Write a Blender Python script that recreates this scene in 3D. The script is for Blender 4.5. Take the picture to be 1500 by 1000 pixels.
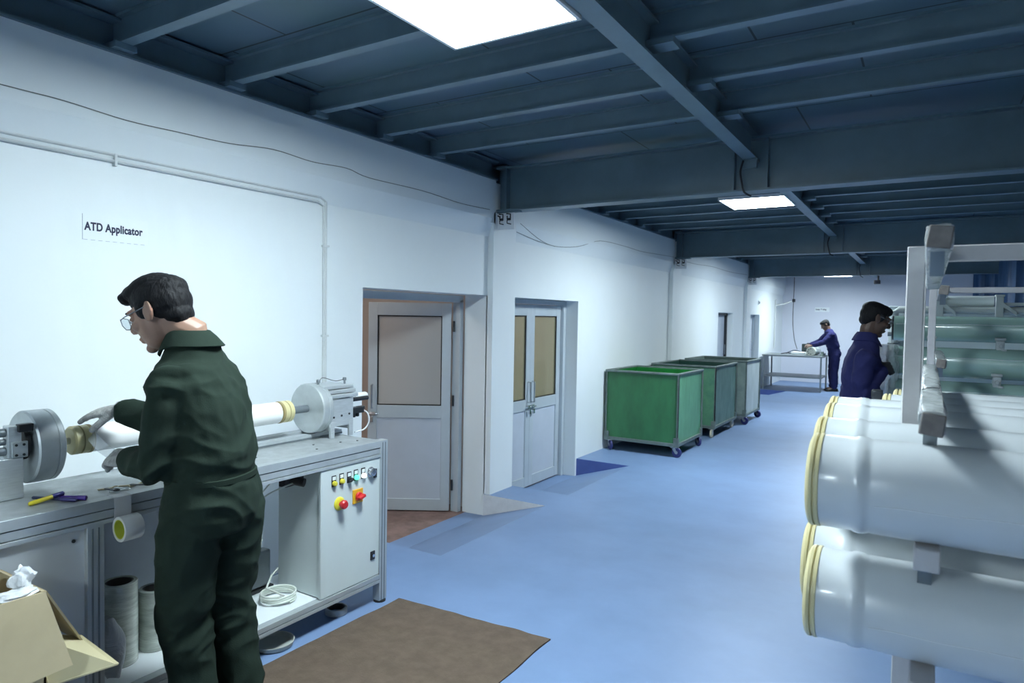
import bpy, bmesh, math, random
from mathutils import Vector, Matrix, noise

for o in list(bpy.data.objects):
    bpy.data.objects.remove(o, do_unlink=True)
S = bpy.context.scene
COL = S.collection
random.seed(7)
PI = math.pi

# ------------------------------------------------------------------ camera, world, exposure
cam_d = bpy.data.cameras.new('camera')
cam_d.sensor_width = 36.0
cam_d.lens = 981.73 / 1500 * 36
cam_d.clip_start = 0.02
cam_d.dof.use_dof = True; cam_d.dof.focus_distance = 3.6; cam_d.dof.aperture_fstop = 4.5
cam = bpy.data.objects.new('camera', cam_d)
COL.objects.link(cam)
yaw, pitch, roll = 0.55417, -0.036917, 0.017418
fw = Vector((-math.sin(yaw) * math.cos(pitch), math.cos(yaw) * math.cos(pitch), math.sin(pitch)))
r0 = Vector((math.cos(yaw), math.sin(yaw), 0))
u0 = r0.cross(fw)
rt = r0 * math.cos(roll) + u0 * math.sin(roll)
up = u0 * math.cos(roll) - r0 * math.sin(roll)
M = Matrix((rt, up, -fw)).transposed().to_4x4()
M.translation = Vector((0, 0, 1.65))
cam.matrix_world = M
S.camera = cam

w = bpy.data.worlds.new('world')
S.world = w
w.use_nodes = True
w.node_tree.nodes['Background'].inputs[0].default_value = (0.45, 0.60, 0.80, 1)
w.node_tree.nodes['Background'].inputs[1].default_value = 0.02
S.view_settings.view_transform = 'Standard'
S.view_settings.look = 'None'
S.view_settings.exposure = 0.0
S.view_settings.gamma = 1.0
S.view_settings.use_curve_mapping = False
LIGHT_COL = (0.79, 0.93, 1.0)
LIGHT_STR = 114.0

# ------------------------------------------------------------------ materials
MATS = {}
def mat(name, col, rough=0.5, metal=0.0, var=0.0, vscale=6.0, bump=0.0, bscale=60.0, spec=None, emit=None, estr=0.0, col2=None, stretch=None, coat=0.0, trans=0.0, alpha=1.0, sss=0.0):
    if name in MATS: return MATS[name]
    m = bpy.data.materials.new(name); m.use_nodes = True
    nt = m.node_tree; b = nt.nodes['Principled BSDF']
    c = (col[0], col[1], col[2], 1)
    b.inputs['Base Color'].default_value = c
    b.inputs['Roughness'].default_value = rough
    b.inputs['Metallic'].default_value = metal
    if spec is not None: b.inputs['Specular IOR Level'].default_value = spec
    if coat: b.inputs['Coat Weight'].default_value = coat; b.inputs['Coat Roughness'].default_value = 0.12
    if trans: b.inputs['Transmission Weight'].default_value = trans
    if alpha < 1: b.inputs['Alpha'].default_value = alpha
    if sss: b.inputs['Subsurface Weight'].default_value = sss; b.inputs['Subsurface Scale'].default_value = 0.01
    if emit: b.inputs['Emission Color'].default_value = (*emit, 1); b.inputs['Emission Strength'].default_value = estr
    if var or bump or col2:
        tc = nt.nodes.new('ShaderNodeTexCoord'); mp = nt.nodes.new('ShaderNodeMapping')
        nt.links.new(tc.outputs['Object'], mp.inputs['Vector'])
        if stretch: mp.inputs['Scale'].default_value = stretch
    if var or col2:
        n = nt.nodes.new('ShaderNodeTexNoise'); n.inputs['Scale'].default_value = vscale; n.inputs['Detail'].default_value = 7; n.inputs['Roughness'].default_value = .62
        nt.links.new(mp.outputs['Vector'], n.inputs['Vector'])
        cr = nt.nodes.new('ShaderNodeValToRGB')
        k = col2 if col2 else tuple(max(0, x * (1 - var)) for x in col)
        cr.color_ramp.elements[0].position = .36; cr.color_ramp.elements[1].position = .64
        cr.color_ramp.elements[0].color = (*k, 1); cr.color_ramp.elements[1].color = c
        nt.links.new(n.outputs['Fac'], cr.inputs['Fac']); nt.links.new(cr.outputs['Color'], b.inputs['Base Color'])
    if bump:
        n2 = nt.nodes.new('ShaderNodeTexNoise'); n2.inputs['Scale'].default_value = bscale; n2.inputs['Detail'].default_value = 4
        nt.links.new(mp.outputs['Vector'], n2.inputs['Vector'])
        bp = nt.nodes.new('ShaderNodeBump'); bp.inputs['Strength'].default_value = bump; bp.inputs['Distance'].default_value = .01
        nt.links.new(n2.outputs['Fac'], bp.inputs['Height']); nt.links.new(bp.outputs['Normal'], b.inputs['Normal'])
    MATS[name] = m
    return m

def glass_mat(name, tint, gloss=0.06):
    if name in MATS: return MATS[name]
    m = bpy.data.materials.new(name); m.use_nodes = True; nt = m.node_tree
    for n in list(nt.nodes): nt.nodes.remove(n)
    o = nt.nodes.new('ShaderNodeOutputMaterial'); t = nt.nodes.new('ShaderNodeBsdfTransparent'); g = nt.nodes.new('ShaderNodeBsdfGlossy')
    t.inputs[0].default_value = (*tint, 1); g.inputs['Roughness'].default_value = .04
    f0 = nt.nodes.new('ShaderNodeLayerWeight'); f0.inputs[0].default_value = .5
    f1 = nt.nodes.new('ShaderNodeMath'); f1.operation = 'POWER'; f1.inputs[1].default_value = 4.0; nt.links.new(f0.outputs['Facing'], f1.inputs[0])
    f = nt.nodes.new('ShaderNodeMath'); f.operation = 'MULTIPLY_ADD'; f.inputs[1].default_value = .8; f.inputs[2].default_value = gloss; nt.links.new(f1.outputs[0], f.inputs[0])
    mx = nt.nodes.new('ShaderNodeMixShader')
    nt.links.new(f.outputs[0], mx.inputs[0]); nt.links.new(t.outputs[0], mx.inputs[1]); nt.links.new(g.outputs[0], mx.inputs[2]); nt.links.new(mx.outputs[0], o.inputs[0])
    MATS[name] = m; return m

def film_mat(name, tint, rough=.25, opacity=.35, bump=.8, bscale=25):
    """thin clear plastic film: partly see-through, partly glossy white"""
    if name in MATS: return MATS[name]
    m = bpy.data.materials.new(name); m.use_nodes = True; nt = m.node_tree
    b = nt.nodes['Principled BSDF']; out = nt.nodes['Material Output']
    b.inputs['Base Color'].default_value = (*tint, 1); b.inputs['Roughness'].default_value = rough; b.inputs['Specular IOR Level'].default_value = .8
    tc = nt.nodes.new('ShaderNodeTexCoord'); n2 = nt.nodes.new('ShaderNodeTexNoise'); n2.inputs['Scale'].default_value = bscale; n2.inputs['Detail'].default_value = 3; n2.inputs['Distortion'].default_value = 1.2
    nt.links.new(tc.outputs['Object'], n2.inputs['Vector'])
    bp = nt.nodes.new('ShaderNodeBump'); bp.inputs['Strength'].default_value = bump; bp.inputs['Distance'].default_value = .03
    nt.links.new(n2.outputs['Fac'], bp.inputs['Height']); nt.links.new(bp.outputs['Normal'], b.inputs['Normal'])
    t = nt.nodes.new('ShaderNodeBsdfTransparent'); mx = nt.nodes.new('ShaderNodeMixShader')
    mx.inputs[0].default_value = opacity
    nt.links.new(t.outputs[0], mx.inputs[1]); nt.links.new(b.outputs[0], mx.inputs[2]); nt.links.new(mx.outputs[0], out.inputs[0])
    MATS[name] = m; return m

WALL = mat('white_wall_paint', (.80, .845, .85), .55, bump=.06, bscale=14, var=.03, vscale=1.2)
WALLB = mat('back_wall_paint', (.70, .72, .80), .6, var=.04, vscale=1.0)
STEEL = mat('blue_grey_steel_paint', (.115, .18, .222), .42, var=.18, vscale=3.0, spec=.5)
STEELL = mat('blue_grey_flange_paint', (.145, .22, .268), .4, var=.15, vscale=4.0)
RED = mat('red_oxide_concrete', (.27, .175, .15), .85, var=.35, vscale=7, bump=.1)
FLOORM = mat('blue_epoxy_floor', (.185, .275, .455), .45, var=.12, vscale=1.6, bump=.02, bscale=9, spec=.35)
RAMPB = mat('dark_blue_paint', (.10, .15, .42), .5, var=.15)
WHITEP = mat('chalky_white_paint', (.72, .74, .76), .7, var=.12, vscale=9)
ALU = mat('brushed_aluminium', (.60, .64, .66), .42, .55, var=.12, vscale=18, stretch=(1, 1, 8))
ALUP = mat('aluminium_profile', (.50, .54, .56), .42, .45, var=.10, vscale=10)
ALUW = mat('worn_aluminium_plate', (.47, .50, .51), .42, .5, var=.22, vscale=14)
DISC = mat('turned_aluminium', (.56, .60, .61), .45, .6, var=.14, vscale=9)
DARK = mat('black_plastic', (.012, .013, .016), .45)
DARKM = mat('dark_steel', (.06, .065, .07), .4, .8)
GREYM = mat('grey_machine_steel', (.22, .25, .27), .45, .6, var=.15)
CREAM = mat('cream_plastic_cap', (.62, .55, .30), .4, var=.08)
CREAMD = mat('cream_plastic_groove', (.33, .26, .12), .55)
WRAP = mat('white_film_wrap', (.60, .635, .65), .28, bump=.10, bscale=30, coat=.35, stretch=(.25, 1, 1), var=.03)
PIPEW = mat('white_glass_fibre_pipe', (.82, .82, .80), .35, coat=.25)
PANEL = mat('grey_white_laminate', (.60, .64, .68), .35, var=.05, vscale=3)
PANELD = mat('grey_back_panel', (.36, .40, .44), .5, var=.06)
CBOX = mat('light_grey_powder_coat', (.60, .66, .66), .42, var=.03)
DOORM = mat('powder_coated_aluminium_door', (.52, .575, .61), .38, .15, var=.05)
DOORP = mat('door_infill_panel', (.52, .565, .63), .5, var=.04)
RUBBER = mat('black_rubber', (.01, .01, .011), .7)
RACKW = mat('off_white_rack_paint', (.50, .49, .50), .45, var=.14, vscale=8)
FILMW = film_mat('clear_wrap_film', (.58, .63, .62), .22, .7, .5, 18)
FILMT = film_mat('thin_clear_film', (.85, .9, .9), .12, .28, 1.0, 22)
GREENV = mat('green_wrapped_vessel', (.33, .49, .43), .25, var=.16, vscale=5, coat=.4, bump=.10, bscale=20, stretch=(.3, 1, 1))
CARD = mat('tan_cardboard', (.46, .38, .235), .85, var=.10, vscale=5)
MATM = mat('brown_felt_mat', (.125, .088, .062), .95, var=.25, vscale=14, bump=.25, bscale=120)
SKIN1 = mat('light_brown_skin', (.31, .18, .125), .5, var=.08, vscale=12, sss=.06)
SKIN2 = mat('dark_brown_skin', (.085, .048, .034), .5, var=.08, vscale=12)
SKIN3 = mat('brown_skin', (.20, .12, .085), .5, var=.08, vscale=12)
HAIR = mat('black_hair', (.006, .006, .007), .65, bump=.6, bscale=120, stretch=(1.2, .5, .25), spec=.22)
GREENC = mat('dark_green_twill', (.0185, .0305, .0225), .9, var=.18, vscale=9, bump=.12, bscale=240, spec=.12)
NAVYC = mat('navy_twill', (.026, .028, .098), .9, var=.18, vscale=9, bump=.12, bscale=240, spec=.12)
GLOVE = mat('grey_knit_glove', (.46, .46, .44), .9, col2=(.24, .24, .23), vscale=40, bump=.4, bscale=200)
GLOVED = mat('dark_work_glove', (.03, .03, .035), .9)
LENS = glass_mat('spectacle_lens', (.93, .96, .97))
GLASS1 = film_mat('pale_door_glass', (.58, .565, .54), .18, .6, .02, 2)  # door pane, partly see-through and partly pale beige

# ------------------------------------------------------------------ mesh builder
class MB:
    def __init__(s): s.v = []; s.f = []; s.mi = []
    def add(s, vs, fs, mi=0):
        k = len(s.v); s.v += [Vector(p) for p in vs]; s.f += [[i + k for i in f] for f in fs]; s.mi += [mi] * len(fs); return s
    def box(s, c, d, rot=None, mi=0):
        x, y, z = d[0] / 2, d[1] / 2, d[2] / 2
        P = [Vector(p) for p in ((-x, -y, -z), (x, -y, -z), (x, y, -z), (-x, y, -z), (-x, -y, z), (x, -y, z), (x, y, z), (-x, y, z))]
        if rot is not None: P = [rot @ p for p in P]
        c = Vector(c)
        return s.add([p + c for p in P], [(0, 3, 2, 1), (4, 5, 6, 7), (0, 1, 5, 4), (1, 2, 6, 5), (2, 3, 7, 6), (3, 0, 4, 7)], mi)
    def bb(s, a, b, mi=0):
        return s.box([(a[i] + b[i]) / 2 for i in range(3)], [abs(b[i] - a[i]) for i in range(3)], None, mi)
    def loft(s, rings, caps=True, mi=0, closed=False):
        n = len(rings[0]); vs = [p for r in rings for p in r]; fs = []
        R = len(rings)
        for i in range(R if closed else R - 1):
            for j in range(n):
                a, b = i * n + j, i * n + (j + 1) % n; c, d = ((i + 1) % R) * n + (j + 1) % n, ((i + 1) % R) * n + j
                fs.append((a, b, c, d))
        if caps and not closed:
            fs.append(tuple(range(n))[::-1]); fs.append(tuple((R - 1) * n + j for j in range(n)))
        return s.add(vs, fs, mi)
    def lathe(s, prof, o, axis, n=32, mi=0, caps=True):
        a = Vector(axis).normalized(); e = a.orthogonal().normalized(); g = a.cross(e); o = Vector(o)
        rings = [[o + a * h + (e * math.cos(2 * PI * k / n) + g * math.sin(2 * PI * k / n)) * r for k in range(n)] for r, h in prof]
        return s.loft(rings, caps, mi)
    def cyl(s, p0, p1, r, r1=None, n=20, mi=0):
        p0, p1 = Vector(p0), Vector(p1); L = (p1 - p0).length
        return s.lathe([(r, 0), (r if r1 is None else r1, L)], p0, p1 - p0, n, mi)
    def tube(s, pts, r, n=8, mi=0, closed=False):
        pts = [Vector(p) for p in pts]; m = len(pts); rings = []; e = None
        for i, p in enumerate(pts):
            if closed: t = (pts[(i + 1) % m] - pts[i - 1])
            else: t = pts[min(i + 1, m - 1)] - pts[max(i - 1, 0)]
            t.normalize()
            if e is None: e = t.orthogonal().normalized()
            e = (e - t * e.dot(t)); e = e.normalized() if e.length > 1e-6 else t.orthogonal().normalized()
            g = t.cross(e); rr = r[i] if isinstance(r, (list, tuple)) else r
            rings.append([p + (e * math.cos(2 * PI * k / n) + g * math.sin(2 * PI * k / n)) * rr for k in range(n)])
        return s.loft(rings, True, mi, closed)
    def ell(s, c, r, rot=None, n=20, m=12, mi=0):
        c = Vector(c); rings = []
        for i in range(m + 1):
            th = PI * (i / m) * .996 + .006; z = math.cos(th); q = math.sin(th); ring = []
            for k in range(n):
                p = Vector((q * math.cos(2 * PI * k / n) * r[0], q * math.sin(2 * PI * k / n) * r[1], z * r[2]))
                ring.append(c + (rot @ p if rot is not None else p))
            rings.append(ring)
        return s.loft(rings[::-1], True, mi)
    def prism(s, poly, o, ex, ey, depth, mi=0):
        o, ex, ey = Vector(o), Vector(ex), Vector(ey); d = ex.cross(ey).normalized() * depth
        A = [o + ex * x + ey * y for x, y in poly]
        return s.loft([A, [p + d for p in A]], True, mi)
    def build(s, name, mats, parent=None, bevel=0.0, smooth=True, ang=38, loc=None):
        me = bpy.data.meshes.new(name)
        me.from_pydata([tuple(p) for p in s.v], [], s.f)
        if not isinstance(mats, (list, tuple)): mats = [mats]
        for m_ in mats: me.materials.append(m_)
        me.polygons.foreach_set('material_index', s.mi)
        bm = bmesh.new(); bm.from_mesh(me); bmesh.ops.recalc_face_normals(bm, faces=bm.faces); bm.to_mesh(me); bm.free()
        if smooth:
            me.polygons.foreach_set('use_smooth', [True] * len(me.polygons)); me.set_sharp_from_angle(angle=math.radians(ang))
        o = bpy.data.objects.new(name, me); COL.objects.link(o)
        if parent is not None: attach(o, parent)
        if bevel:
            b = o.modifiers.new('bevel', 'BEVEL'); b.width = bevel; b.segments = 2; b.limit_method = 'ANGLE'; b.angle_limit = math.radians(40)
        return o

def attach(o, parent):
    """geometry is written in world coordinates; the empties carry only a location"""
    o.parent = parent
    wl = Vector((0, 0, 0)); p = parent
    while p is not None: wl += p.location; p = p.parent
    o.location = -wl
def thing(name, label, cat, loc, group=None):
    o = bpy.data.objects.new(name, None); COL.objects.link(o); o.location = loc; o.empty_display_size = .1
    return tag(o, label, cat, group)
def tag(o, label, cat, group=None, kind=None):
    o['label'] = label; o['category'] = cat
    if group: o['group'] = group
    if kind: o['kind'] = kind
    return o
def struct(o, label=None, cat=None, group=None):
    o['kind'] = 'structure'
    if label: o['label'] = label
    if cat: o['category'] = cat
    if group: o['group'] = group
    return o
def dup(root, delta, label, group=None):
    r = root.copy(); COL.objects.link(r); r.location = root.location + Vector(delta); r['label'] = label
    if group: r['group'] = group
    for ch in list(root.children):
        c = ch.copy(); COL.objects.link(c); c.parent = r
        for g in list(ch.children):
            d = g.copy(); COL.objects.link(d); d.parent = c
    return r
def sag(a, b, drop, n=12):
    a, b = Vector(a), Vector(b)
    return [a.lerp(b, i / n) + Vector((0, 0, -drop * 4 * (i / n) * (1 - i / n))) for i in range(n + 1)]
def smooth_path(pts, k=6):
    pts = [Vector(p) for p in pts]; P = [pts[0]] + pts + [pts[-1]]; out = []
    for i in range(1, len(P) - 2):
        for j in range(k):
            t = j / k; a, b, c, d = P[i - 1], P[i], P[i + 1], P[i + 2]
            out.append(.5 * ((2 * b) + (c - a) * t + (2 * a - 5 * b + 4 * c - d) * t * t + (3 * b - a - 3 * c + d) * t ** 3))
    out.append(pts[-1]); return out
def font_mesh(name, text, size, mat_, parent, o, ex, ey, extrude=.0006):
    """lettering turned into a mesh standing at o with reading direction ex and up ey"""
    cu = bpy.data.curves.new(name, 'FONT'); cu.body = text; cu.size = size; cu.extrude = extrude; cu.offset = size * .035; cu.space_character = 1.06
    t = bpy.data.objects.new(name, cu); COL.objects.link(t)
    dg = bpy.context.evaluated_depsgraph_get(); me = bpy.data.meshes.new_from_object(t.evaluated_get(dg))
    bpy.data.objects.remove(t, do_unlink=True)
    ex, ey = Vector(ex), Vector(ey); R = Matrix((ex * .74, ey, ex.cross(ey))).transposed().to_4x4(); R.translation = Vector(o)
    me.transform(R); me.materials.clear(); me.materials.append(mat_)
    ob = bpy.data.objects.new(name, me); COL.objects.link(ob)
    if parent is not None: attach(ob, parent)
    return ob

# ------------------------------------------------------------------ room shell
WX, PX = -3.45, -3.39            # wall face, pilaster face
BY = [0.05, 5.16, 10.27, 15.33]  # main beam lines
DOORS = [(3.53, 5.13, 1.842), (5.52, 7.02, 1.842), (13.15, 14.30, 1.805), (15.76, 16.9, 1.80)]
XR, YB, YF = 4.6, 19.9, -3.2

# floor with two ramp cut-outs
RX = -2.79
fl = MB()
def slab(x0, x1, y0, y1): fl.bb((x0, y0, -.25), (x1, y1, 0))
slab(RX, XR, YF, YB)
for a, b in ((YF, 3.62), (5.12, 5.54), (7.06, 15.78), (16.95, YB)): slab(WX, RX, a, b)
struct(fl.build('floor', FLOORM, smooth=False), 'blue painted concrete floor of the hall', 'floor')
for (a, b, nm, lab, chm) in ((3.62, 5.12, 'floor_ramp', 'blue ramp sloping down to the open door', WHITEP), (5.54, 7.06, 'floor_ramp', 'blue ramp sloping down to the closed double door', RAMPB), (15.78, 16.95, 'floor_ramp', 'blue ramp sloping down to the farthest door recess', None)):
    m_ = MB()
    m_.add([(RX, a, 0), (RX, b, 0), (WX, b, -.2), (WX, a, -.2), (-3.66, a, -.205), (-3.66, b, -.205), (-3.66, a, -.4), (-3.66, b, -.4), (RX, a, -.4), (RX, b, -.4)],
           [(0, 1, 2, 3), (3, 2, 5, 4), (4, 5, 7, 6), (6, 7, 9, 8), (8, 9, 1, 0), (0, 3, 4, 6, 8), (1, 9, 7, 5, 2)])
    struct(m_.build(nm, FLOORM, smooth=False), lab, 'ramp')
    k_ = 1 if chm is WHITEP else 2 if chm is RAMPB else 3
    c_ = MB(); c_.prism([(RX + .01, 0), (WX - .0, 0), (WX, -.21)], (0, b + .002 - .006, -.0015), (1, 0, 0), (0, 0, 1), -.006)
    struct(c_.build(f'trim_{k_}', chm or RAMPB, smooth=False), ['white painted triangular cheek of the first ramp', 'dark blue triangular cheek of the second ramp', 'dark blue triangular ramp cheek in front of the far table'][k_ - 1], 'ramp side')

wl = MB(); ys = YF
for (a, b, h) in DOORS:
    wl.bb((WX - .25, ys, -.4), (WX, a, 2.888)); wl.bb((WX - .25, a, h), (WX, b, 2.888)); ys = b
wl.bb((WX - .25, ys, -.4), (WX, YB, 2.888))
for a, b in ((5.13, 5.52), (10.22, 10.62), (15.28, 15.66)): wl.bb((WX - .01, a, 0), (PX, b, 2.6))
wl.bb((WX - .01, 5.095, 2.5), (PX, 5.155, 2.888))
for a, b in ((YF, 5.13), (5.32, 10.22), (10.43, 15.28), (15.49, YB)):
    wl.prism([(WX - .01, 2.38), (WX + .001, 2.38), (PX - WX + WX, 2.54), (PX, 2.888), (WX - .01, 2.888)], (0, b, 0), (1, 0, 0), (0, 0, 1), b - a)
for b in (10.265, 15.325): wl.bb((WX - .01, b - .06, 2.5), (PX, b, 2.888))

struct(wl.build('wall_left', WALL, smooth=False), 'white painted wall with door openings on the left', 'wall')
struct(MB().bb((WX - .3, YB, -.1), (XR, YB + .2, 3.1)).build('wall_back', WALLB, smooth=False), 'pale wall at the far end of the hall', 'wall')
struct(MB().bb((XR, YF, -.1), (XR + .2, YB, 3.1)).build('wall_right', WALL, smooth=False), 'white wall on the right side out of view', 'wall')
struct(MB().bb((WX - .3, YF - .2, -.1), (XR, YF, 3.1)).build('wall_front', WALL, smooth=False), 'white wall behind the viewpoint', 'wall')

# ceiling deck of steel plates with dark seams
dk = bpy.data.materials.new('steel_deck_plates'); dk.use_nodes = True; nt = dk.node_tree; b = nt.nodes['Principled BSDF']
tc = nt.nodes.new('ShaderNodeTexCoord'); br = nt.nodes.new('ShaderNodeTexBrick'); mp = nt.nodes.new('ShaderNodeMapping')
nt.links.new(tc.outputs['Object'], mp.inputs[0]); nt.links.new(mp.outputs[0], br.inputs['Vector']); mp.inputs['Location'].default_value = (.35, .12, 0)
br.inputs['Scale'].default_value = 1; br.inputs['Mortar Size'].default_value = .006; br.inputs['Brick Width'].default_value = 1.25; br.inputs['Row Height'].default_value = 1.234; br.offset = .35
br.inputs['Color1'].default_value = (.135, .215, .275, 1); br.inputs['Color2'].default_value = (.118, .19, .242, 1); br.inputs['Mortar'].default_value = (.02, .03, .035, 1)
nz = nt.nodes.new('ShaderNodeTexNoise'); nz.inputs['Scale'].default_value = 1.5; mxx = nt.nodes.new('ShaderNodeMix'); mxx.data_type = 'RGBA'; mxx.blend_type = 'MULTIPLY'; mxx.inputs[0].default_value = .35
nt.links.new(br.outputs['Color'], mxx.inputs[6]); nt.links.new(tc.outputs['Object'], nz.inputs['Vector']); nt.links.new(nz.outputs['Color'], mxx.inputs[7]); nt.links.new(mxx.outputs[2], b.inputs['Base Color'])
b.inputs['Roughness'].default_value = .42
struct(MB().bb((WX - .3, YF, 3.075), (XR, YB, 3.15)).build('ceiling', dk, smooth=False), 'dark blue grey steel deck overhead', 'ceiling')

def ibeam(mb, p0, p1, bot, top, fwid, tf=.014, tw=.012, lean=0):
    """I section between two plan points (axis aligned)"""
    (x0, y0), (x1, y1) = p0, p1; h = fwid / 2
    if x0 == x1:
        mb.bb((x0 - h, y0, bot), (x0 + h, y1, bot + tf)); mb.bb((x0 - h, y0, top - tf), (x0 + h, y1, top)); mb.bb((x0 - tw / 2, y0, bot + tf), (x0 + tw / 2, y1, top - tf))
    else:
        mb.bb((x0, y0 - h, bot), (x1, y0 + h, bot + tf)); mb.bb((x0, y0 - h, top - tf), (x1, y0 + h, top)); mb.bb((x0, y0 - tw / 2, bot + tf), (x1, y0 + tw / 2, top - tf))
LBX = -1.155
ends = [YF] + [y for y in BY] + [YB]
ords = ['overhead', 'first', 'second', 'third']
for i, y in enumerate(BY):
    m_ = MB(); yc = y + .075
    ibeam(m_, (WX + .06, yc), (XR, yc), 2.61, 3.005, .15)
    for xs in (WX + .16, LBX - .12, LBX + .12, 1.2, 3.4): m_.bb((xs - .006, y + .005, 2.62), (xs + .006, y + .145, 3.0))
    m_.bb((LBX - .055, y - .012, 2.825), (LBX + .055, y + .07, 2.842))
    m_.bb((LBX - .05, y - .006, 2.775), (LBX + .05, y + .006, 2.83))
    struct(m_.build('ceiling_beam', STEEL, smooth=False), f'deep blue grey cross beam, {ords[i]} of the row along the hall', 'beam')
for i in range(len(ends) - 1):
    a, b_ = ends[i] + (.155 if i else 0), ends[i + 1] - .003
    m_ = MB(); ibeam(m_, (LBX, a), (LBX, b_), 2.845, 3.03, .10, .012, .010)
    struct(m_.build('ceiling_beam', STEELL, smooth=False), f'lengthwise blue grey beam in bay {i}', 'beam')
    m_ = MB(); ibeam(m_, (-3.45, a), (-3.45, b_), 2.889, 3.06, .16, .014, .012); m_.bb((-3.72, a, 2.889), (-3.55, b_, 3.07))
    struct(m_.build('ceiling_beam', STEEL, smooth=False), f'blue grey beam on top of the left wall in bay {i}', 'beam')
    if i < len(ends) - 2: ks = [ends[i + 1] - .89 - .617 * k for k in range(7)]
    else: ks = [ends[i] + .65 + .617 * k for k in range(6)]
    for yj in ks:
        if yj < YF + .1: continue
        for (xa, xb) in ((-3.46, LBX - .006), (LBX + .006, XR)):
            m_ = MB()
            m_.bb((xa, yj - .03, 2.935), (xb, yj + .03, 2.945)); m_.bb((xa, yj - .004, 2.945), (xb, yj + .004, 3.06)); m_.bb((xa, yj - .03, 3.06), (xb, yj + .03, 3.075))
            m_.bb((xa, yj - .055, 2.905), (xa + .13, yj + .05, 2.934))
            m_.bb((xb - .10, yj - .055, 2.925), (xb, yj + .05, 2.934))
            struct(m_.build('ceiling_joist', STEELL, smooth=False), 'slim blue grey joist under the steel deck', 'joist', 'ceiling joists')

# ------------------------------------------------------------------ LED panels
EM = mat('led_diffuser', (.9, .9, .9), .5, emit=LIGHT_COL, estr=LIGHT_STR)
for i, (x, y, z, lab) in enumerate(((-1.53, -2.9, 2.85, 'square LED panel behind the viewpoint'), (-1.525, 2.13, 2.85, 'large bright square LED panel overhead at the top of the frame'),
        (-1.495, 7.07, 2.85, 'smaller-looking bright LED panel just beyond the first deep beam'), (-1.5, 12.3, 2.85, 'LED panel hidden behind the second beam'), (-1.85, 17.5, 2.765, 'LED panel seen as a thin bright sliver near the far wall'))):
    t = thing('ceiling_light', lab, 'ceiling light', (x, y, z), 'square LED panels')
    f_ = MB(); h = .305
    for dx, dy, sx, sy in ((0, h, 2 * h + .016, .016), (0, -h, 2 * h + .016, .016), (h, 0, .016, 2 * h), (-h, 0, .016, 2 * h)): f_.box((x + dx, y + dy, z), (sx, sy, .03))
    f_.box((x, y, z + .012), (2 * h, 2 * h, .004))
    f_.build('frame', mat('white_lamp_frame', (.8, .82, .84), .4), t, smooth=False)
    MB().box((x, y, z - .004), (2 * h - .016, 2 * h - .016, .01)).build('diffuser', EM, t, smooth=False)
    for dx in (-.2, .2):
        for dy in (-.25, .25): MB().cyl((x + dx, y + dy, z + .012), (x + dx, y + dy, 3.07), .004, n=6).build('hanger_wire', DARKM, t)
# cables dropping from the beam seats
for (y, lab) in ((5.15, 'dark cable loop hanging at the first deep beam above the LED panel'), (10.26, 'dark cable loop hanging at the second deep beam'), (15.32, 'dark cable hanging at the third deep beam')):
    pts = smooth_path([(LBX - .04, y - .02, 2.83), (LBX - .06, y - .02, 2.75), (LBX - .045, y - .02, 2.66), (LBX - .03, y - .01, 2.60), (LBX + .01, y + .03, 2.575)], 5)
    tag(MB().tube(pts, .008, 6).build('hanging_cable', DARK), lab, 'cable')

# ------------------------------------------------------------------ rooms behind the doors
WARM = mat('beige_room_wall', (.60, .53, .49), .8, var=.04)
rm = MB()
rm.bb((-6.3, 2.2, -.3), (-6.2, 7.6, 2.5)); rm.bb((-6.3, 2.1, -.3), (-3.72, 2.2, 2.5)); rm.bb((-6.3, 5.26, -.3), (-3.72, 5.32, 2.5)); rm.bb((-6.3, 7.55, -.3), (-3.72, 7.65, 2.5))
struct(rm.build('wall_side', WARM, smooth=False), 'beige walls of the rooms behind the doors', 'wall')
struct(MB().bb((-6.3, 2.1, 2.5), (-3.72, 7.65, 2.55)).build('ceiling_side', WARM, smooth=False), 'ceiling of the rooms behind the doors', 'ceiling')
struct(MB().bb((-6.3, 2.1, -.3), (-3.655, 7.65, -.206)).build('floor_side', RED, smooth=False), 'red oxide concrete floor of the rooms behind the doors', 'floor')
for (x, y, lab) in ((-4.7, 3.6, 'ceiling lamp in the room behind the open door'), (-4.9, 6.5, 'ceiling lamp in the room behind the double door')):
    t = thing('room_lamp', lab, 'ceiling light', (x, y, 2.5))
    MB().box((x, y, 2.485), (.5, .5, .025)).build('frame', MATS['white_lamp_frame'], t)
    MB().box((x, y, 2.47), (.46, .46, .008)).build('diffuser', mat('warm_diffuser', (.9, .9, .9), .5, emit=(1, .93, .86), estr=22.0), t)
# cardboard cartons seen through the double door
for k, (y, z, s_) in enumerate(((5.95, -.205, .55), (6.55, -.205, .6), (6.0, .345, .5), (6.6, .395, .5))):
    m_ = MB().box((-5.3, y, z + s_ / 2), (.5, s_, s_))
    m_.box((-5.048, y, z + s_ / 2), (.004, .06, s_), mi=1)
    o_ = m_.build('carton', [mat('amber_carton', (.40, .29, .12), .8, var=.1), mat('packing_tape', (.5, .4, .25), .3)])
    tag(o_, ['brown carton on the floor behind the double door, left', 'brown carton on the floor behind the double door, right', 'brown carton stacked on the left one behind the double door', 'brown carton stacked on the right one behind the double door'][k], 'carton', 'cartons behind the double door')

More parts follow.
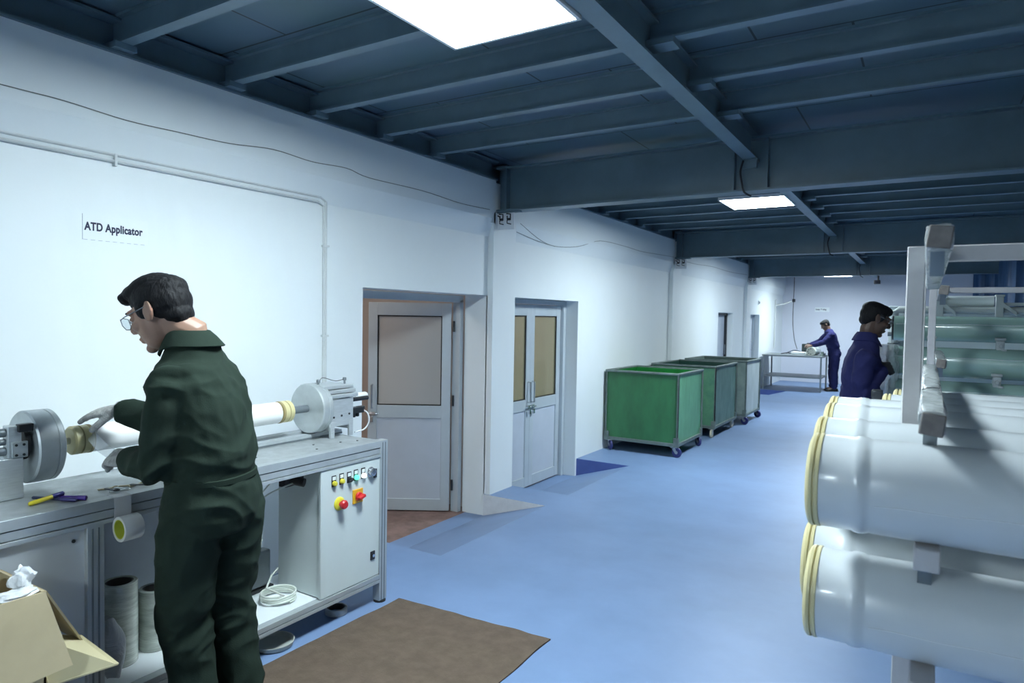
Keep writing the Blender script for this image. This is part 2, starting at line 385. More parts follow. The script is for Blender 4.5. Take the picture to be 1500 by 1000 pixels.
def door_leaf(name, label, hinge, direc, width, z0, z1, mid, handle_side=1, glass=GLASS1, group=None, glass2=True):
    """aluminium half-glazed leaf; hinge point, unit direction along leaf"""
    hx = Vector((hinge[0], hinge[1], 0)); d = Vector((direc[0], direc[1], 0)).normalized(); nrm = Vector((0, 0, 1)).cross(d)
    if nrm.x < 0: nrm = -nrm                # towards the hall
    R = Matrix((d, nrm, Vector((0, 0, 1)))).transposed()
    t = thing(name, label, 'door', (hinge[0], hinge[1], z0), group); t['kind'] = 'structure'
    st = .085
    def pc(u, z, du, dz, th, off=0): return hx + d * u + nrm * off + Vector((0, 0, z)), (du, th, dz), R
    f_ = MB()
    for u, z, du, dz in ((st / 2, (z0 + z1) / 2, st, z1 - z0), (width - st / 2, (z0 + z1) / 2, st, z1 - z0), (width / 2, z1 - .06, width - 2 * st, .12), (width / 2, mid, width - 2 * st, .12), (width / 2, z0 + .055, width - 2 * st, .11)):
        f_.box(*pc(u, z, du, dz, .042))
    f_.build('frame', DOORM, t, bevel=.003)
    p_ = MB().box(*pc(width / 2, (z0 + .11 + mid - .06) / 2, width - 2 * st, mid - .06 - z0 - .11, .016)); p_.build('lower_panel', DOORP, t)
    g_ = MB(); zg0, zg1 = mid + .06, z1 - .12
    g_.box(*pc(width / 2, (zg0 + zg1) / 2, width - 2 * st - .006, zg1 - zg0 - .006, .006)); g_.build('glass_pane', glass, t, smooth=False)
    q_ = MB(); c0 = width - 2 * st
    for u, z, du, dz in ((st + .005, (zg0 + zg1) / 2, .010, zg1 - zg0), (width - st - .005, (zg0 + zg1) / 2, .010, zg1 - zg0), (width / 2, zg0 + .005, c0, .010), (width / 2, zg1 - .005, c0, .010)): q_.box(*pc(u, z, du, dz, .024))
    q_.build('rubber_gasket', RUBBER, t)
    uh = width - st / 2 if handle_side > 0 else st / 2
    h_ = MB(); zc = mid + .14; off = .055
    base = hx + d * uh + Vector((0, 0, zc))
    h_.tube([base + nrm * .02 + Vector((0, 0, .11)), base + nrm * off + Vector((0, 0, .11)), base + nrm * off - Vector((0, 0, .11)), base + nrm * .02 - Vector((0, 0, .11))], .009, 8)
    h_.build('pull_handle', mat('chrome', (.6, .62, .64), .2, .95), t)
    l_ = MB(); bl = base - Vector((0, 0, .16))
    l_.box(bl + nrm * .03, (.06, .03, .035), R); l_.cyl(bl + nrm * .045 - d * .06, bl + nrm * .045 + d * .05, .007, n=8); l_.box(bl + nrm * .05 - Vector((0, 0, .05)), (.03, .018, .05), R)
    l_.build('latch', MATS['chrome'], t, bevel=.002)
    return t
# door 1: open leaf
fr = MB(); fr.bb((-3.80, 5.075, -.205), (-3.715, 5.128, 1.80)); fr.bb((-3.80, 3.53, -.205), (-3.715, 3.58, 1.80)); fr.bb((-3.80, 3.53, 1.775), (-3.715, 5.128, 1.838))
fo = struct(fr.build('door_frame', DOORM, bevel=.003), 'grey aluminium frame of the open door', 'door frame')
hm = MB()
for z in (1.55, .85, 0.05): hm.cyl((-3.775, 5.06, z - .05), (-3.775, 5.06, z + .05), .011, n=10)
attach(hm.build('hinge', DARKM), fo)
door_leaf('door_1', 'half-glazed grey aluminium door standing open beside the workbench', (-3.80, 5.055), (-.85, -.53), .775, -.195, 1.765, .74)
# door 2: double door, closed
fr = MB(); fr.bb((-3.72, 6.955, -.205), (-3.60, 7.018, 1.838)); fr.bb((-3.72, 5.523, -.205), (-3.60, 5.575, 1.838)); fr.bb((-3.72, 5.575, 1.79), (-3.60, 6.955, 1.838))
struct(fr.build('door_frame', DOORM, bevel=.003), 'grey aluminium frame of the closed double door', 'door frame')
AMB = film_mat('amber_reflection_glass', (.36, .33, .20), .15, .5, .02, 2)  # amber reflection in the panes, put into the glass colour
door_leaf('door_2', 'right-hand half-glazed leaf of the closed grey double door', (-3.66, 6.95), (0, -1), .685, -.19, 1.785, .70, glass=AMB)
door_leaf('door_3', 'left-hand half-glazed leaf of the closed grey double door', (-3.66, 5.58), (0, 1), .685, -.19, 1.785, .70, glass=AMB)
# far doors, plain leaves in their recesses
for k, (a, b_, h) in enumerate(DOORS[2:]):
    t = thing(f'door_{4 + k}', ['grey flush door in the recess behind the bins', 'grey flush door in the recess nearest the far table'][k], 'door', (-3.6, (a + b_) / 2, 0)); t['kind'] = 'structure'
    MB().bb((-3.65, a + .05, -.2 * k), (-3.61, b_ - .05, h - .05)).build('leaf', DOORP, t, bevel=.003)
    m_ = MB(); m_.bb((-3.66, a, -.2 * k), (-3.56, a + .06, h)); m_.bb((-3.66, b_ - .05, -.2 * k), (-3.56, b_, h)); m_.bb((-3.66, a, h - .05), (-3.56, b_, h)); m_.build('frame', DARKM if k == 0 else DOORM, t, bevel=.003)
    MB().tube([(-3.60, b_ - .15, .95), (-3.56, b_ - .15, .95), (-3.56, b_ - .15, 1.15), (-3.60, b_ - .15, 1.15)], .008, 6).build('pull_handle', MATS['chrome'], t)
struct(MB().bb((-4.6, 12.6, -.1), (-3.75, 17.5, 0)).build('floor_side', RED, smooth=False), 'floor behind the far doors', 'floor')

# ------------------------------------------------------------------ wall fittings, wires, signs
INK = mat('dark_blue_ink', (.012, .016, .05), .6)
PAPER = mat('white_paper', (.80, .84, .87), .6)
t = thing('wall_sign', 'white paper sign lettered ATD Applicator on the wall', 'sign', (WX, 1.77, 2.04))
MB().bb((WX + .0005, 1.652, 1.985), (WX + .002, 1.97, 2.108)).build('sheet', PAPER, t, smooth=False)
EDG = mat('paper_edge', (.30, .31, .37), .7)
e_ = MB().bb((WX + .0021, 1.652, 1.985), (WX + .0028, 1.6535, 2.108))
for k in range(9): e_.bb((WX + .0021, 1.655 + k * .0345, 1.985), (WX + .0028, 1.655 + k * .0345 + .02, 1.9865))
e_.build('printed_border', EDG, t, smooth=False)
font_mesh('lettering', 'ATD Applicator', .054, INK, t, (WX + .003, 1.662, 2.032), (0, 1, 0), (0, 0, 1))
t = thing('wall_sign', 'small white paper sign on the far wall above the table', 'sign', (-2.44, YB, 1.99))
MB().bb((-2.62, YB - .003, 1.93), (-2.26, YB - .001, 2.05)).build('sheet', PAPER, t, smooth=False)
font_mesh('lettering', 'Scrape Testing', .056, INK, t, (-2.60, YB - .0045, 1.975), (1, 0, 0), (0, 0, 1))

GREYC = mat('grey_conduit', (.66, .69, .68), .5, var=.1)
WIREM = mat('thin_grey_wire', (.22, .23, .22), .6)
x_ = WX + .012
cd = thing('wall_conduit', 'pair of grey conduits running along the left wall and down to the bench', 'conduit', (x_, 2.2, 2.38))
for dz, dy in ((0, 0), (.032, .018)):
    p = [(x_, -2.8, 2.37 + dz), (x_, 3.10 + dy, 2.385 + dz), (x_, 3.15 + dy, 2.36 + dz), (x_, 3.155 + dy, 1.0)]
    MB().tube(p, .008, 8).build('conduit', GREYC, cd)
for y in (.3, 1.8): MB().box((x_, y, 2.388), (.024, .012, .06)).build('clip', GREYC, cd)
for z in (2.1, 1.5): MB().box((x_, 3.165, z), (.024, .05, .012)).build('clip', GREYC, cd)
def wire(label, pts, r=.0028, m_=WIREM):
    return tag(MB().tube(smooth_path(pts, 5), r, 6).build('wall_wire', m_), label, 'wire')
wire('thin wire wavering along the wall above the conduit', [(PX + .004, a, b) for a, b in ((-2.0, 2.62), (.5, 2.60), (1.32, 2.60), (1.55, 2.60), (1.83, 2.583), (2.1, 2.59), (2.4, 2.60), (2.7, 2.632), (3.0, 2.62), (3.3, 2.637), (3.52, 2.612), (4.1, 2.62), (4.6, 2.60), (5.05, 2.61))])
wire('sagging dark wire between first and second wall bracket, upper one', [(PX + .004 if b > 2.53 else WX + .012 + (b - 2.40) * .37, a, b) for a, b in ((5.59, 2.553), (6.06, 2.443), (6.44, 2.416), (6.93, 2.465), (7.45, 2.581), (8.23, 2.592), (8.8, 2.58), (9.38, 2.596), (10.2, 2.62))])
wire('sagging dark wire under the first wall bracket, lower one', [(WX + .014 + (b - 2.40) * .37, a, b) for a, b in ((5.56, 2.47), (5.99, 2.43), (6.39, 2.412))])
wire('thin wire between the second and third wall bracket', [(PX + .004, a, b) for a, b in ((10.7, 2.6), (11.4, 2.60), (12.4, 2.63), (13.7, 2.62), (15.2, 2.655))])
for k, (y, lab) in enumerate(((5.2, 'white bracket board with dark clamps under the first deep beam'), (10.32, 'small bracket board with dark clamps under the second deep beam'), (15.36, 'small bracket board under the third deep beam'))):
    t = thing('bracket_board', lab, 'bracket', (-3.33, y, 2.53))
    MB().bb((-3.425, y - .004, 2.445), (-3.215, y + .008, 2.595)).build('board', mat('white_board', (.82, .84, .86), .5), t, bevel=.002)
    m_ = MB()
    for dx in (-.14, -.06):
        c = (-3.225 + dx + .02, y - .022, 2.545)
        m_.tube([(c[0] - .022, c[1], 2.585), (c[0] + .02, c[1], 2.58), (c[0] + .02, c[1], 2.535), (c[0] - .014, c[1], 2.535), (c[0] - .014, c[1], 2.565)], .006, 8); m_.box((c[0], c[1] + .008, 2.535), (.03, .016, .02))
        m_.tube([(c[0] - .022, c[1] + .012, 2.53), (c[0] - .022, c[1] + .012, 2.50), (c[0] + .02, c[1] + .012, 2.49)], .0045, 6)
    m_.tube([(-3.42, y - .01, 2.585), (-3.36, y - .01, 2.56)], .006, 6); m_.build('clamp', DARK, t)
    MB().bb((-3.42, y - .02, 2.594), (-3.15, y + .02, 2.609)).build('bracket_plate', STEEL, t)
# switch by the far door, camera and arm at the far wall
t = thing('wall_switch', 'small switch on the wall above the far recess', 'switch', (WX + .01, 16.7, 2.09)); MB().box((WX + .012, 16.75, 2.09), (.02, .09, .09)).build('plate', PAPER, t, bevel=.003); MB().box((WX + .026, 16.75, 2.09), (.012, .05, .05)).build('button', DARK, t, bevel=.003)
t = thing('swing_arm', 'thin pipe arm with a dark box at its end in the far left corner', 'pipe arm', (WX, 18.8, 2.1))
MB().tube([(WX + .02, 18.75, .95), (WX + .02, 18.75, 2.2), (WX + .05, 18.75, 2.23)], .014, 8).build('riser', GREYC, t)
MB().tube([(WX + .03, 18.75, 2.06), (-3.2, 18.8, 2.12), (-3.0, 18.8, 2.19)], .018, 8).build('arm', GREYC, t)
MB().box((-2.99, 18.8, 2.2), (.07, .07, .08)).build('box', DARK, t, bevel=.004)
wire('dark cable hanging from above past the pipe arm to the far table', [(-2.985, 18.76, 2.8), (-2.985, 18.74, 2.3), (-2.99, 18.74, 2.0), (-2.98, 18.7, 1.6), (-2.9, 18.5, 1.2), (-2.78, 18.2, .96)], .009, DARK)
t = thing('security_camera', 'black security camera hanging near the far wall', 'camera', (-1.04, 18, 2.75))
MB().box((-1.04, 18, 2.615), (.13, .2, .09)).build('body', DARK, t, bevel=.01); MB().cyl((-1.02, 18, 2.66), (-1.02, 18, 3.075), .02, n=10).build('mount', DARK, t); MB().cyl((-1.04, 17.9, 2.61), (-1.04, 17.885, 2.61), .035, n=16).build('lens', mat('camera_lens', (.02, .02, .03), .05), t)

# ------------------------------------------------------------------ workbench with the winding machine's rails
BXF, BXB, BZ = -2.612, -3.095, .934
BY0, BY1 = -.45, 2.885
t = thing('workbench', 'long aluminium profile workbench along the left wall with an open lower shelf', 'workbench', (-2.94, 1.2, 0))
m_ = MB()
m_.bb((BXB, BY0, BZ - .012), (BXF - .012, BY1 - .06, BZ)); m_.build('bench_top', ALUW, t, bevel=.002)
m_ = MB()                                                                  # front rail, grooved extrusion
for z0, z1, dx in ((.842, .858, 0), (.862, .892, -.004), (.858, .862, -.012), (.896, .934, 0), (.892, .896, -.012)): m_.bb((BXF - .045, BY0, z0), (BXF + dx, BY1 - .06, z1))
m_.build('front_rail', ALUP, t, bevel=.001)
m_ = MB(); m_.bb((BXB, BY0, .845), (BXB + .045, BY1, .92)); m_.build('rear_rail', ALUP, t)
m_ = MB(); m_.bb((BXB, BY1 - .045, .85), (BXF - .05, BY1, .922)); m_.build('end_rail', ALUP, t)
def post(x, y, z0, z1, wx=.05, wy=.06):
    p = MB(); p.bb((x, y, z0), (x + wx, y + wy, z1))
    for a in (.018, .040): p.bb((x + wx - .002, y + a - .004, z0), (x + wx + .001, y + a + .004, z1 - .01), mi=1)
    return p
for nm, x, y in (('post', BXF - .05, BY1 - .06), ('post', BXF - .05, 1.262), ('post', BXF - .05, BY0), ('post', BXB, BY1 - .06), ('post', BXB, BY0)):
    post(x, y, .012, .934 if y > 2 else .845).build(nm, [ALUP, GREYM], t, bevel=.002)
for x, y in ((BXF - .025, BY1 - .03), (BXF - .025, BY0 + .03), (BXB + .025, BY1 - .03), (BXB + .025, BY0 + .03)):
    MB().lathe([(.035, 0), (.035, .008), (.012, .014), (.012, .03)], (x, y, 0), (0, 0, 1), 16).build('foot', RUBBER, t)
m_ = MB()
for z0, z1, dx in ((.118, .136, 0), (.140, .165, 0), (.136, .140, -.01)): m_.bb((BXF - .045, BY0, z0), (BXF + dx, BY1 - .06, z1))
m_.build('shelf_rail', ALUP, t, bevel=.001)
MB().bb((BXB + .05, BY0 + .06, .125), (BXB + .095, BY1, .165)).build('shelf_rail', ALUP, t)
MB().bb((BXB + .01, BY0 + .05, .158), (BXF - .04, BY1 - .05, .167)).build('shelf', mat('white_shelf_board', (.72, .76, .78), .35), t)
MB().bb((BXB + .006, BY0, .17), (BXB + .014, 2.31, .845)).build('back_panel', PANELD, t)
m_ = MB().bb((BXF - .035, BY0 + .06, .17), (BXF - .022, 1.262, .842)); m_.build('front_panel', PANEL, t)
for (y, z) in ((1.225, .80), (1.225, .21)): MB().lathe([(.007, 0), (.007, .003), (.003, .004)], (BXF - .022, y, z), (1, 0, 0), 10).build('screw', DARKM, t)
for k, (y, x) in enumerate(((1.62, -2.70), (2.02, -2.70), (2.45, -2.715), (2.13, -2.79), (1.95, -2.83), (2.52, -2.82), (2.66, -2.76), (2.75, -2.72))):
    MB().lathe([(.006, 0), (.006, .0025), (.002, .003)], (x, y, BZ), (0, 0, 1), 8).build('bolt', DARKM, t)

# machine rails on the bench top
t = thing('machine_rail', 'grooved double aluminium rail bolted along the back of the workbench', 'rail', (-3.02, 2.3, BZ))
for x0, x1, z1 in ((-3.09, -3.03, .972), (-3.015, -2.955, .962)):
    m_ = MB(); m_.bb((x0, 1.75, BZ + .0005), (x1, 2.86, z1 - .008))
    n = 3
    for k in range(n): a = x0 + (x1 - x0) * (k + .12) / n; m_.bb((a, 1.75, z1 - .008), (a + (x1 - x0) * .76 / n, 2.86, z1))
    m_.bb((x0 - .0, 1.75, z1 - .024), (x1 + .002, 2.86, z1 - .016), mi=1)
    m_.build('rail', [ALUP, GREYM], t)

AX, AZ = -2.985, 1.108
# tailstock (right)
t = thing('tailstock', 'aluminium tailstock with a big round faceplate at the right end of the bench', 'machine head', (-2.98, 2.75, BZ))
m_ = MB(); m_.lathe([(.02, -.022), (.136, -.022), (.142, -.016), (.142, .018), (.139, .02), (.139, .024), (.142, .026), (.142, .05), (.136, .056), (.02, .056)], (AX, 2.64, AZ), (0, 1, 0), 64); m_.build('faceplate', DISC, t, ang=25)
m_ = MB(); m_.cyl((AX, 2.52, AZ), (AX, 2.62, AZ), .021); m_.build('spindle', GREYM, t)
m_ = MB(); m_.bb((-3.08, 2.70, .974), (-2.885, 2.715, 1.16)); m_.bb((-2.885, 2.685, 1.0), (-2.872, 2.868, 1.158)); m_.bb((-3.08, 2.845, .974), (-2.885, 2.86, 1.16)); m_.build('housing', ALU, t, bevel=.002)
for y in (2.69, 2.835): MB().bb((-2.885, y, .935), (-2.868, y + .03, 1.03)).build('foot', ALU, t, bevel=.002)
for y, z in ((2.715, 1.055), (2.775, 1.06), (2.835, 1.065)): MB().lathe([(.006, 0), (.006, .004), (.003, .004)], (-2.872, y, z), (1, 0, 0), 10).build('bolt', DARKM, t)
for k in range(3):
    m_ = MB(); m_.bb((-3.10, 2.665, 1.165 + k * .024), (-2.862 - k * .02, 2.90, 1.185 + k * .024)); m_.build('slide_plate', ALUP, t, bevel=.004)
for y in (2.67, 2.872): MB().lathe([(.006, 0), (.006, .022), (.011, .022), (.011, .036), (.008, .04)], (-2.95, y, 1.232), (0, 0, 1), 12).build('knob', GREYM, t)
MB().cyl((-2.93, 2.86, 1.135), (-2.93, 3.045, 1.135), .013).build('cylinder_rod', DARKM, t)
MB().lathe([(.012, 0), (.020, .004), (.020, .10), (.014, .112)], (-2.955, 2.95, 1.15), (0, 1, 0), 18).build('white_grip', mat('white_plastic', (.8, .82, .82), .4), t)
m_ = MB(); m_.box((-2.90, 2.92, 1.075), (.05, .085, .035)); m_.box((-2.90, 2.90, 1.05), (.02, .015, .035)); m_.box((-2.90, 2.93, 1.05), (.02, .015, .03)); m_.box((-2.90, 2.955, 1.085), (.03, .05, .02)); m_.build('valve', DARKM, t, bevel=.003)
MB().tube(smooth_path([(-2.90, 2.965, 1.075), (-2.885, 3.0, 1.05), (-2.88, 3.01, 1.0), (-2.90, 2.99, .95), (-2.92, 2.93, .937)], 5), .0045, 6).build('air_hose', MATS['white_plastic'], t)
MB().tube(smooth_path([(-2.95, 2.68, 1.26), (-2.99, 2.74, 1.275), (-2.95, 2.80, 1.255), (-2.95, 2.87, 1.262)], 5), .002, 5).build('wire', DARKM, t)
# headstock (left)
t = thing('headstock', 'aluminium headstock with a big round faceplate at the left edge of the bench', 'machine head', (-2.98, 1.15, BZ))
m_ = MB(); m_.lathe([(.02, -.055), (.136, -.055), (.142, -.049), (.142, .012), (.138, .014), (.138, .018), (.142, .02), (.142, .036), (.136, .042), (.02, .042)], (AX, 1.262, AZ), (0, 1, 0), 64); m_.build('faceplate', DISC, t, ang=25)
MB().cyl((AX, 1.30, AZ), (AX, 1.40, AZ), .014).build('spindle', MATS['chrome'], t)
m_ = MB(); m_.bb((-3.06, .98, .935), (-2.88, 1.168, 1.09)); m_.build('base_block', ALU, t, bevel=.003)
for k, z in enumerate((1.105, 1.14, 1.175)):
    MB().cyl((-2.91, .85, z + .01), (-2.91, 1.13, z + .01), .016 if k != 1 else .012).build('tie_rod', GREYM, t)
MB().bb((-2.93, 1.12, 1.09), (-2.885, 1.165, 1.21)).build('bracket', ALU, t, bevel=.003)
m_ = MB(); m_.bb((-2.886, 1.13, 1.09), (-2.876, 1.182, 1.15)); m_.build('clamp_plate', ALUP, t, bevel=.002)
for y in (1.143, 1.168):
    for z in (1.10, 1.138): MB().lathe([(.005, 0), (.005, .003), (.002, .003)], (-2.876, y, z), (1, 0, 0), 8).build('bolt', DARKM, t)
m_ = MB(); m_.lathe([(.03, 0), (.062, .004), (.062, .02), (.03, .026)], (-2.95, 1.178, 1.13), (0, 1, 0), 24); m_.build('chuck', DARK, t)
MB().box((-2.885, 1.175, 1.20), (.03, .05, .03)).build('sensor', DARK, t, bevel=.003)

# the tube being wound
t = thing('filter_element', 'white tube with cream end caps clamped between the two faceplates', 'tube', (AX, 1.95, AZ))
R_ = .058
MB().lathe([(R_ - .004, 1.45), (R_, 1.452), (R_, 2.405), (R_ - .004, 2.407)], (AX, 0, AZ), (0, 1, 0), 40).build('tube_body', PIPEW, t)
for s_, y0 in ((1, 1.375), (-1, 2.492)):
    f = lambda d: y0 + s_ * d
    pr_ = [(.018, f(0)), (R_ - .006, f(0)), (R_ + .001, f(.006)), (R_ + .001, f(.030)), (R_ - .006, f(.031)), (R_ - .006, f(.036)), (R_ + .001, f(.037)), (R_ + .001, f(.064)), (R_ - .003, f(.065))]
    MB().lathe(pr_, (AX, 0, AZ), (0, 1, 0), 40).build('end_cap', CREAM, t)
    MB().lathe([(R_ - .001, f(.064)), (R_ + .002, f(.066)), (R_ + .002, f(.076)), (R_ - .001, f(.078))], (AX, 0, AZ), (0, 1, 0), 40).build('seal_ring', CREAMD, t)

# control cabinet under the bench
t = thing('control_cabinet', 'light grey control cabinet with buttons under the right end of the bench', 'control cabinet', (-2.78, 2.62, .17))
CX = -2.628
MB().bb((-2.955, 2.40, .172), (CX - .014, 2.822, .838)).build('cabinet_body', CBOX, t, bevel=.003)
MB().bb((CX - .010, 2.392, .168), (CX + .010, 2.826, .842)).build('cabinet_door', CBOX, t, bevel=.004)
MB().bb((CX - .014, 2.40, .172), (CX - .010, 2.82, .838)).build('door_gasket', RUBBER, t)
YELP = mat('yellow_button', (.70, .62, .05), .35); REDB = mat('red_button', (.55, .02, .025), .35); ORG = mat('amber_plate', (.75, .40, .02), .4)
GRL = mat('green_lit_button', (.05, .5, .3), .3, emit=(.12, 1, .55), estr=1.6); WHL = mat('white_lit_button', (.9, .9, .9), .3, emit=(.9, 1, 1), estr=2.5)
dx = CX + .010
for k, (y, z) in enumerate(((2.478, .768), (2.532, .770), (2.587, .768), (2.637, .771), (2.692, .770))):
    MB().bb((dx, y - .016, z - .026), (dx + .003, y + .016, z + .034)).build('legend_holder', DARK, t, bevel=.002)
    MB().bb((dx + .003, y - .011, z + .010), (dx + .0042, y + .011, z + .028)).build('legend_plate', PAPER, t)
    if k == 2:
        m_ = MB(); m_.lathe([(.013, 0), (.013, .012), (.010, .014)], (dx + .003, y, z - .008), (1, 0, 0), 20); m_.box((dx + .022, y, z - .008), (.014, .026, .009), Matrix.Rotation(.5, 3, 'X')); m_.build('selector_switch', DARK, t)
    else:
        m_ = MB(); m_.lathe([(.014, 0), (.014, .008), (.012, .009), (.012, .014), (.009, .017), (.0, .0175)], (dx + .003, y, z - .008), (1, 0, 0), 20)
        m_.build('push_button', [YELP, YELP, None, GRL, WHL][k], t)
m_ = MB(); m_.lathe([(.027, 0), (.027, .006), (.022, .007), (.022, .026), (.019, .028), (.012, .028)], (dx, 2.75, .772), (1, 0, 0), 28); m_.build('dial_knob', MATS['chrome'], t)
MB().box((dx + .004, 2.785, .757), (.008, .02, .05)).build('key_plate', DARKM, t)
m_ = MB(); m_.lathe([(.036, 0), (.036, .005), (.030, .010), (.026, .012)], (dx, 2.517, .645), (1, 0, 0), 28); m_.build('emergency_stop_ring', YELP, t)
m_ = MB(); m_.lathe([(.013, .008), (.013, .024), (.023, .028), (.024, .042), (.018, .050), (0, .052)], (dx, 2.517, .645), (1, 0, 0), 24); m_.build('emergency_stop_button', REDB, t)
MB().box((dx + .004, 2.65, .657), (.008, .075, .078)).build('isolator_plate', ORG, t, bevel=.003)
m_ = MB(); m_.lathe([(.024, 0), (.024, .012), (.020, .014)], (dx + .008, 2.65, .657), (1, 0, 0), 24); m_.box((dx + .034, 2.65, .657), (.026, .044, .016), Matrix.Rotation(.3, 3, 'X')); m_.build('isolator_handle', REDB, t, bevel=.003)
m_ = MB(); m_.box((dx + .003, 2.772, .292), (.006, .036, .05)); m_.build('lock_plate', DARKM, t, bevel=.003); MB().lathe([(.009, 0), (.009, .006), (.004, .006)], (dx + .006, 2.772, .292), (1, 0, 0), 16).build('lock_barrel', MATS['chrome'], t)

# bits under and on the bench
def ring(mb, c, R, r, axis=(0, 0, 1), n=36, k=8):
    a = Vector(axis).normalized(); e = a.orthogonal().normalized(); g = a.cross(e)
    return mb.tube([Vector(c) + (e * math.cos(2 * PI * i / n) + g * math.sin(2 * PI * i / n)) * R for i in range(n)], r, k, closed=True)
HOSE = mat('pale_air_hose', (.62, .66, .60), .35)
m_ = MB()
pts = [Vector((-2.80 + (.088 - .0006 * i / 4) * math.cos(i * .35), 2.275 + (.088 - .004 * math.sin(i * .09)) * math.sin(i * .35), .176 + .0105 * (i // 18) + .010 * ((i % 18) / 18))) for i in range(72)]
m_.tube(pts + [(-2.86, 2.25, .225), (-2.90, 2.31, .26), (-2.92, 2.37, .28)], .0055, 6)
tag(m_.build('hose_coil', HOSE), 'coil of pale hose lying on the white shelf beside the control cabinet', 'hose')
t = thing('power_socket', 'black socket fixed under the bench top left of the control cabinet', 'socket', (-2.72, 2.30, .80))
m_ = MB(); m_.box((-2.74, 2.29, .80), (.05, .09, .06)); m_.build('housing', DARK, t, bevel=.004); MB().cyl((-2.72, 2.29, .80), (-2.66, 2.32, .79), .022).build('plug', DARK, t); MB().box((-2.715, 2.335, .802), (.035, .03, .05)).build('cover_flap', DARKM, t, bevel=.003)
MB().bb((-2.77, 2.25, .83), (-2.71, 2.33, .847)).build('bracket', DARKM, t)
for k, pts in enumerate(([(-2.70, 2.28, .79), (-2.69, 2.10, .76), (-2.675, 2.0, .68), (-2.68, 2.03, .50), (-2.70, 2.06, .42), (-2.68, 2.0, .38)], [(-2.72, 2.2, .84), (-2.69, 2.06, .74), (-2.68, 2.08, .56), (-2.70, 2.03, .45)])):
    tag(MB().tube(smooth_path(pts, 6), .004, 6).build('hose', HOSE), ['thin pale hose hanging from the black socket under the bench', 'second thin pale hose hanging behind the man under the bench'][k], 'hose')
t = thing('motor', 'dark grey motor on the shelf behind the man', 'motor', (-2.97, 2.22, .167))
m_ = MB(); m_.bb((-3.03, 2.17, .187), (-2.965, 2.36, .38)); m_.cyl((-3.0, 2.17, .29), (-3.0, 2.15, .29), .05); m_.build('motor_body', GREYM, t, bevel=.02); MB().bb((-3.04, 2.16, .168), (-2.955, 2.37, .186)).build('foot_plate', DARKM, t)
def reel(name, lab, c, R, h, m__, core, group=None, axis=(0, 0, 1), r_in=.55):
    t = thing(name, lab, 'roll', c, group)
    MB().lathe([(R * r_in, 0), (R - .003, 0), (R, .003), (R, h - .003), (R - .003, h), (R * r_in, h), (R * r_in, 0)], c, axis, 40, caps=False).build('wound_film', m__, t)
    MB().lathe([(R * r_in - .006, .002), (R * r_in, .002), (R * r_in, h - .002), (R * r_in - .006, h - .002), (R * r_in - .006, .002)], c, axis, 32, caps=False).build('core', core, t)
    return t
FILMR = mat('greenish_stretch_film', (.60, .65, .57), .2, var=.35, vscale=9, coat=.6, bump=.5, bscale=22, stretch=(.6, .6, 3))
COREM = mat('grey_brown_core', (.10, .095, .085), .8)
reel('stretch_film_roll', 'taller roll of shiny stretch film standing on the bench shelf', (-2.845, 1.50, .168), .069, .345, FILMR, COREM, 'stretch film rolls on the shelf', r_in=.76)
reel('stretch_film_roll', 'shorter roll of stretch film standing on the bench shelf by the man', (-2.855, 1.655, .168), .062, .265, FILMR, COREM, 'stretch film rolls on the shelf', r_in=.76)
BAG = film_mat('grey_plastic_bag', (.34, .36, .38), .3, .85, .5, 12)
m_ = MB(); rings = []
for i in range(9):
    u = i / 8; c = Vector((-2.715 + .005 * u, 1.385 + .02 * u, .19 + .24 * (1 - u))); rr = .022 + .03 * math.sin(PI * min(1, u * 1.05))
    rings.append([c + Vector((math.cos(k * PI / 8) * rr * (1 + .15 * noise.noise(Vector((k, i, 0)))), math.sin(k * PI / 8) * rr * 1.05, .3 * rr * math.cos(k * PI / 4 + i))) for k in range(16)])
for r__ in rings:
    for p in r__: p.z = max(p.z, .169)
tag(m_.loft(rings).build('plastic_bundle', BAG), 'grey plastic wrapped bundle leaning on the shelf next to the taller film roll', 'bundle')

TAPEW = mat('white_tape_roll', (.66, .67, .66), .3, coat=.3)
LIME = mat('lime_core', (.42, .46, .04), .6)
t = thing('tape_roll', 'roll of white tape with a yellow-green core hanging off the bench edge', 'tape', (-2.56, 1.40, .825))
c = (-2.565, 1.352, .822)
MB().lathe([(.037, 0), (.047, 0), (.048, .002), (.048, .070), (.047, .072), (.037, .072), (.037, 0)], c, (0, 1, 0), 40, caps=False).build('wound_tape', TAPEW, t)
MB().lathe([(.0335, .001), (.037, .001), (.037, .071), (.0335, .071), (.0335, .001)], c, (0, 1, 0), 32, caps=False).build('core', LIME, t)
TAPEF = film_mat('translucent_tape', (.78, .80, .82), .3, .55, .1, 5)
m_ = MB(); ya, yb = 1.356, 1.420
path = [(-2.66, .9375), (-2.615, .9378), (-2.606, .934), (-2.606, .90), (-2.609, .86), (-2.613, .822)]
m_.loft([[Vector((x, ya + .012 * max(0, .93 - z), z)), Vector((x, yb, z)), Vector((x + .001, yb, z + .0006)), Vector((x + .001, ya + .012 * max(0, .93 - z), z + .0006))] for x, z in path]); m_.build('tape_tail', TAPEF, t)
